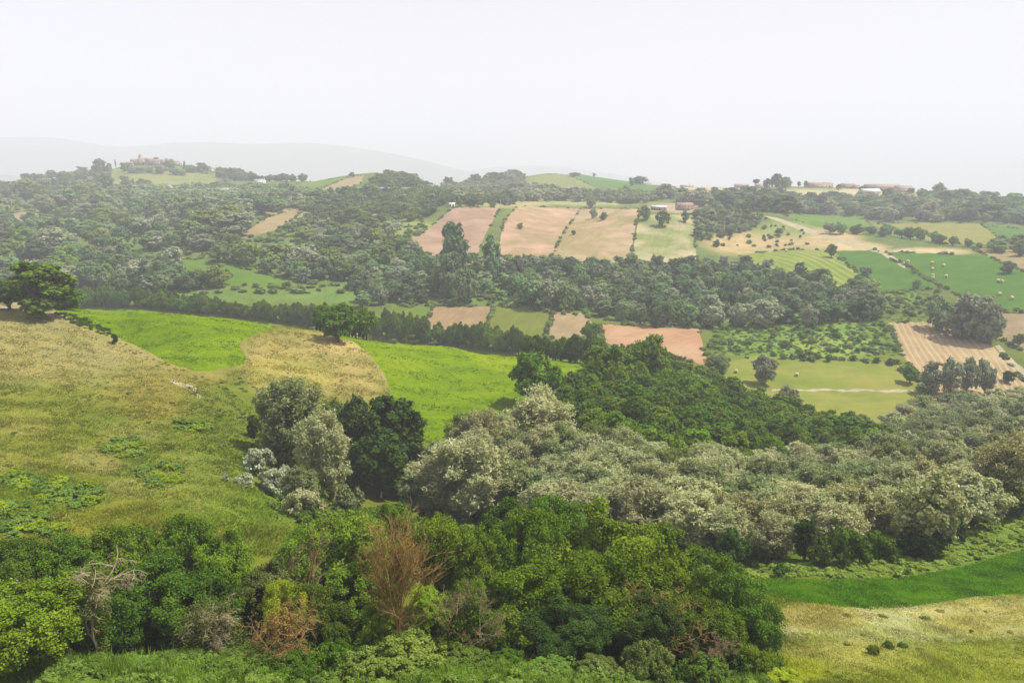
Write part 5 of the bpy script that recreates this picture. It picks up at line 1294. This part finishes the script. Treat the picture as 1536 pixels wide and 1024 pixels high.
BALES = [(1104,558,'bale at the left end of the mown meadow beside the wood'),(1195,563,'bale alone in the middle of the mown meadow'),
 (1151,395,'left bale on the light green striped field'),(1200,395,'right bale on the light green striped field'),(1179,377,'bale at the top edge of the striped field'),
 (1355,396,'bale nearest the end of the climbing track'),(1362,393,'bale just behind the one at the track end'),(1398,395,'single bale high on the bale field'),(1415,399,'bale right of the single high bale'),(1398,404,'bale on the left of the middle row of the bale field'),
 (1399,414,'upper bale of the pair near the small path'),(1399,418,'lower bale of the pair near the small path'),(1419,415,'bale right of the pair near the small path'),(1497,422,'left bale of the touching pair on the right of the bale field'),(1502,423,'right bale of the touching pair on the right of the bale field'),
 (1499,442,'bale behind the huge grey willow'),(1517,448,'bale nearest the lower edge of the bale field')]
for px, py, lb in BALES:
    X, Yv, Z = hit([px], [py + 1]); s = 1.0 if py > 500 else 1.25
    r = bpy.data.objects.new('round_bale', None); COL.objects.link(r); r.location = (X[0], Yv[0], Z[0] + .70 * s); r.scale = (s, s, s); r.rotation_euler = (0, 0, random.uniform(-1.2, 1.2))
    obj('body', BB, r); obj('end_face', BE, r)
    tag(r, lb, 'bale', 'round bales on the fields')

# poles above the brown slope
def pole(px, base, top, label):
    X, Yv, Z = hit([px], [base]); h = float(pix2aq(px, top)[1]) * Yv[0] - Z[0]
    r = bpy.data.objects.new('utility_pole', None); COL.objects.link(r); r.location = (X[0], Yv[0], Z[0])
    m = MB(); m.tube([(0, 0, -.5), (0, 0, h * .5), (0, 0, h)], [.22, .18, .13], 8); obj('pole', m.mesh('pole_shaft', plain_mat('pole_wood', (.55, .52, .48))), r)
    m = MB(); m.box((0, 0, h - .6), (1.8, .14, .14)); obj('crossarm', m.mesh('crossarm', DEADWOOD), r)
    for s in (-1, 1):
        m = MB(); m.tube([(s * .75, 0, h - .53), (s * .75, 0, h - .40), (s * .75, 0, h - .25)], [.07, .1, .05], 6); obj('insulator', m.mesh('insulator', GLASS), r)
    tag(r, label, 'pole')
pole(751, 312, 297, 'pale pole at the right corner of the mauve brown slope'); pole(762, 311, 297, 'pale pole just right of the corner pole')
pole(1020, 342, 333, 'thin pale pole on the dry green slope below the farmhouse')
# white van by the farmhouse
X, Yv, Z = hit([1040], [321])
r = bpy.data.objects.new('parked_van', None); COL.objects.link(r); r.location = (X[0], Yv[0], Z[0])
m = MB(); m.box((-.5, 0, 1.25), (3.4, 1.8, 1.7)); m.add([(1.2,-.9,.4),(2.4,-.9,.4),(2.4,.9,.4),(1.2,.9,.4),(1.2,-.9,2.0),(1.7,-.85,1.95),(1.7,.85,1.95),(1.2,.9,2.0),(2.4,-.9,1.1),(2.4,.9,1.1)], [(0,3,2,1),(4,5,6,7),(1,2,9,8),(8,9,6,5)])
m.add([(1.2,-.9,.4),(2.4,-.9,.4),(2.4,-.9,1.1),(1.7,-.85,1.95),(1.2,-.9,2.0)], [(0,1,2),(0,2,3),(0,3,4)]); m.add([(1.2,.9,.4),(2.4,.9,.4),(2.4,.9,1.1),(1.7,.85,1.95),(1.2,.9,2.0)], [(2,1,0),(3,2,0),(4,3,0)])
obj('body', m.mesh('van_body', WALLS['white']), r)
m = MB(); m.box((1.45, -.9, 1.55), (.5, .06, .5)); obj('side_window', m.mesh('van_window', GLASS), r)
for wx in (-1.4, 1.6):
    for wy in (-.85, .85):
        m = MB(); m.tube([(0, -.12, 0), (0, 0, 0), (0, .12, 0)], [.34, .38, .34], 14); obj('wheel', m.mesh('wheel', GLASS), r, (wx, wy, .38))
tag(r, 'small white van parked below the red roofed farmhouse', 'van')
# ------------------------------------------------------------------ light, sky and air
SUN_EL, SUN_AZ = math.radians(60), math.radians(86)      # azimuth clockwise from straight ahead (+y)
sd = bpy.data.lights.new('sun', 'SUN'); sd.energy = 5.0; sd.angle = math.radians(.6); sd.color = (1, .94, .82)
so = bpy.data.objects.new('sun', sd); COL.objects.link(so)
dirv = Vector((math.sin(SUN_AZ) * math.cos(SUN_EL), math.cos(SUN_AZ) * math.cos(SUN_EL), math.sin(SUN_EL)))
so.rotation_euler = dirv.to_track_quat('Z', 'Y').to_euler()
w = bpy.data.worlds.new('World'); scene.world = w; w.use_nodes = True
nt = w.node_tree; nt.nodes.clear()
sky = nt.nodes.new('ShaderNodeTexSky'); sky.sky_type = 'NISHITA'; sky.sun_disc = False
sky.sun_elevation = SUN_EL; sky.sun_rotation = SUN_AZ; sky.air_density = 1.0; sky.dust_density = 4.0; sky.ozone_density = 1.5; sky.altitude = 200
bg = nt.nodes.new('ShaderNodeBackground'); bg.inputs[1].default_value = .0465
veil = mixc(nt, .88, sky.outputs[0], (7.35, 7.3, 8.1))      # thin white cloud veil over the whole sky
nt.links.new(veil, bg.inputs[0])
wo = nt.nodes.new('ShaderNodeOutputWorld'); nt.links.new(bg.outputs[0], wo.inputs[0])

hz = MB(); hz.box((0, 8600, 0.5 * (float(V3[:, 2].min()) - 1 + 1100)), (34600, 17600, 1101 - float(V3[:, 2].min())))
hm, nt, nd, lk = new_mat('haze')
pv = N(nt, 'ShaderNodeVolumePrincipled'); pv.inputs['Color'].default_value = (.855, .88, 1, 1); pv.inputs['Density'].default_value = .00032; pv.inputs['Anisotropy'].default_value = 0
o_ = N(nt, 'ShaderNodeOutputMaterial'); lk.new(pv.outputs[0], o_.inputs['Volume'])
tag(obj('haze', hz.mesh('haze', hm)), 'pale summer haze filling the valley air', 'haze', kind='stuff')

scene.view_settings.view_transform = 'Standard'; scene.view_settings.look = 'None'
scene.view_settings.gamma = 1; scene.view_settings.exposure = 0.95
scene.render.engine = 'CYCLES'
cy = scene.cycles
cy.max_bounces = 6; cy.diffuse_bounces = 3; cy.glossy_bounces = 2; cy.transmission_bounces = 4; cy.volume_bounces = 1; cy.transparent_max_bounces = 4
cy.use_denoising = True
try: cy.denoiser = 'OPENIMAGEDENOISE'
except Exception: pass
cy.denoising_prefilter = 'ACCURATE'; cy.denoising_input_passes = 'RGB_ALBEDO_NORMAL'
cy.sample_clamp_indirect = 4
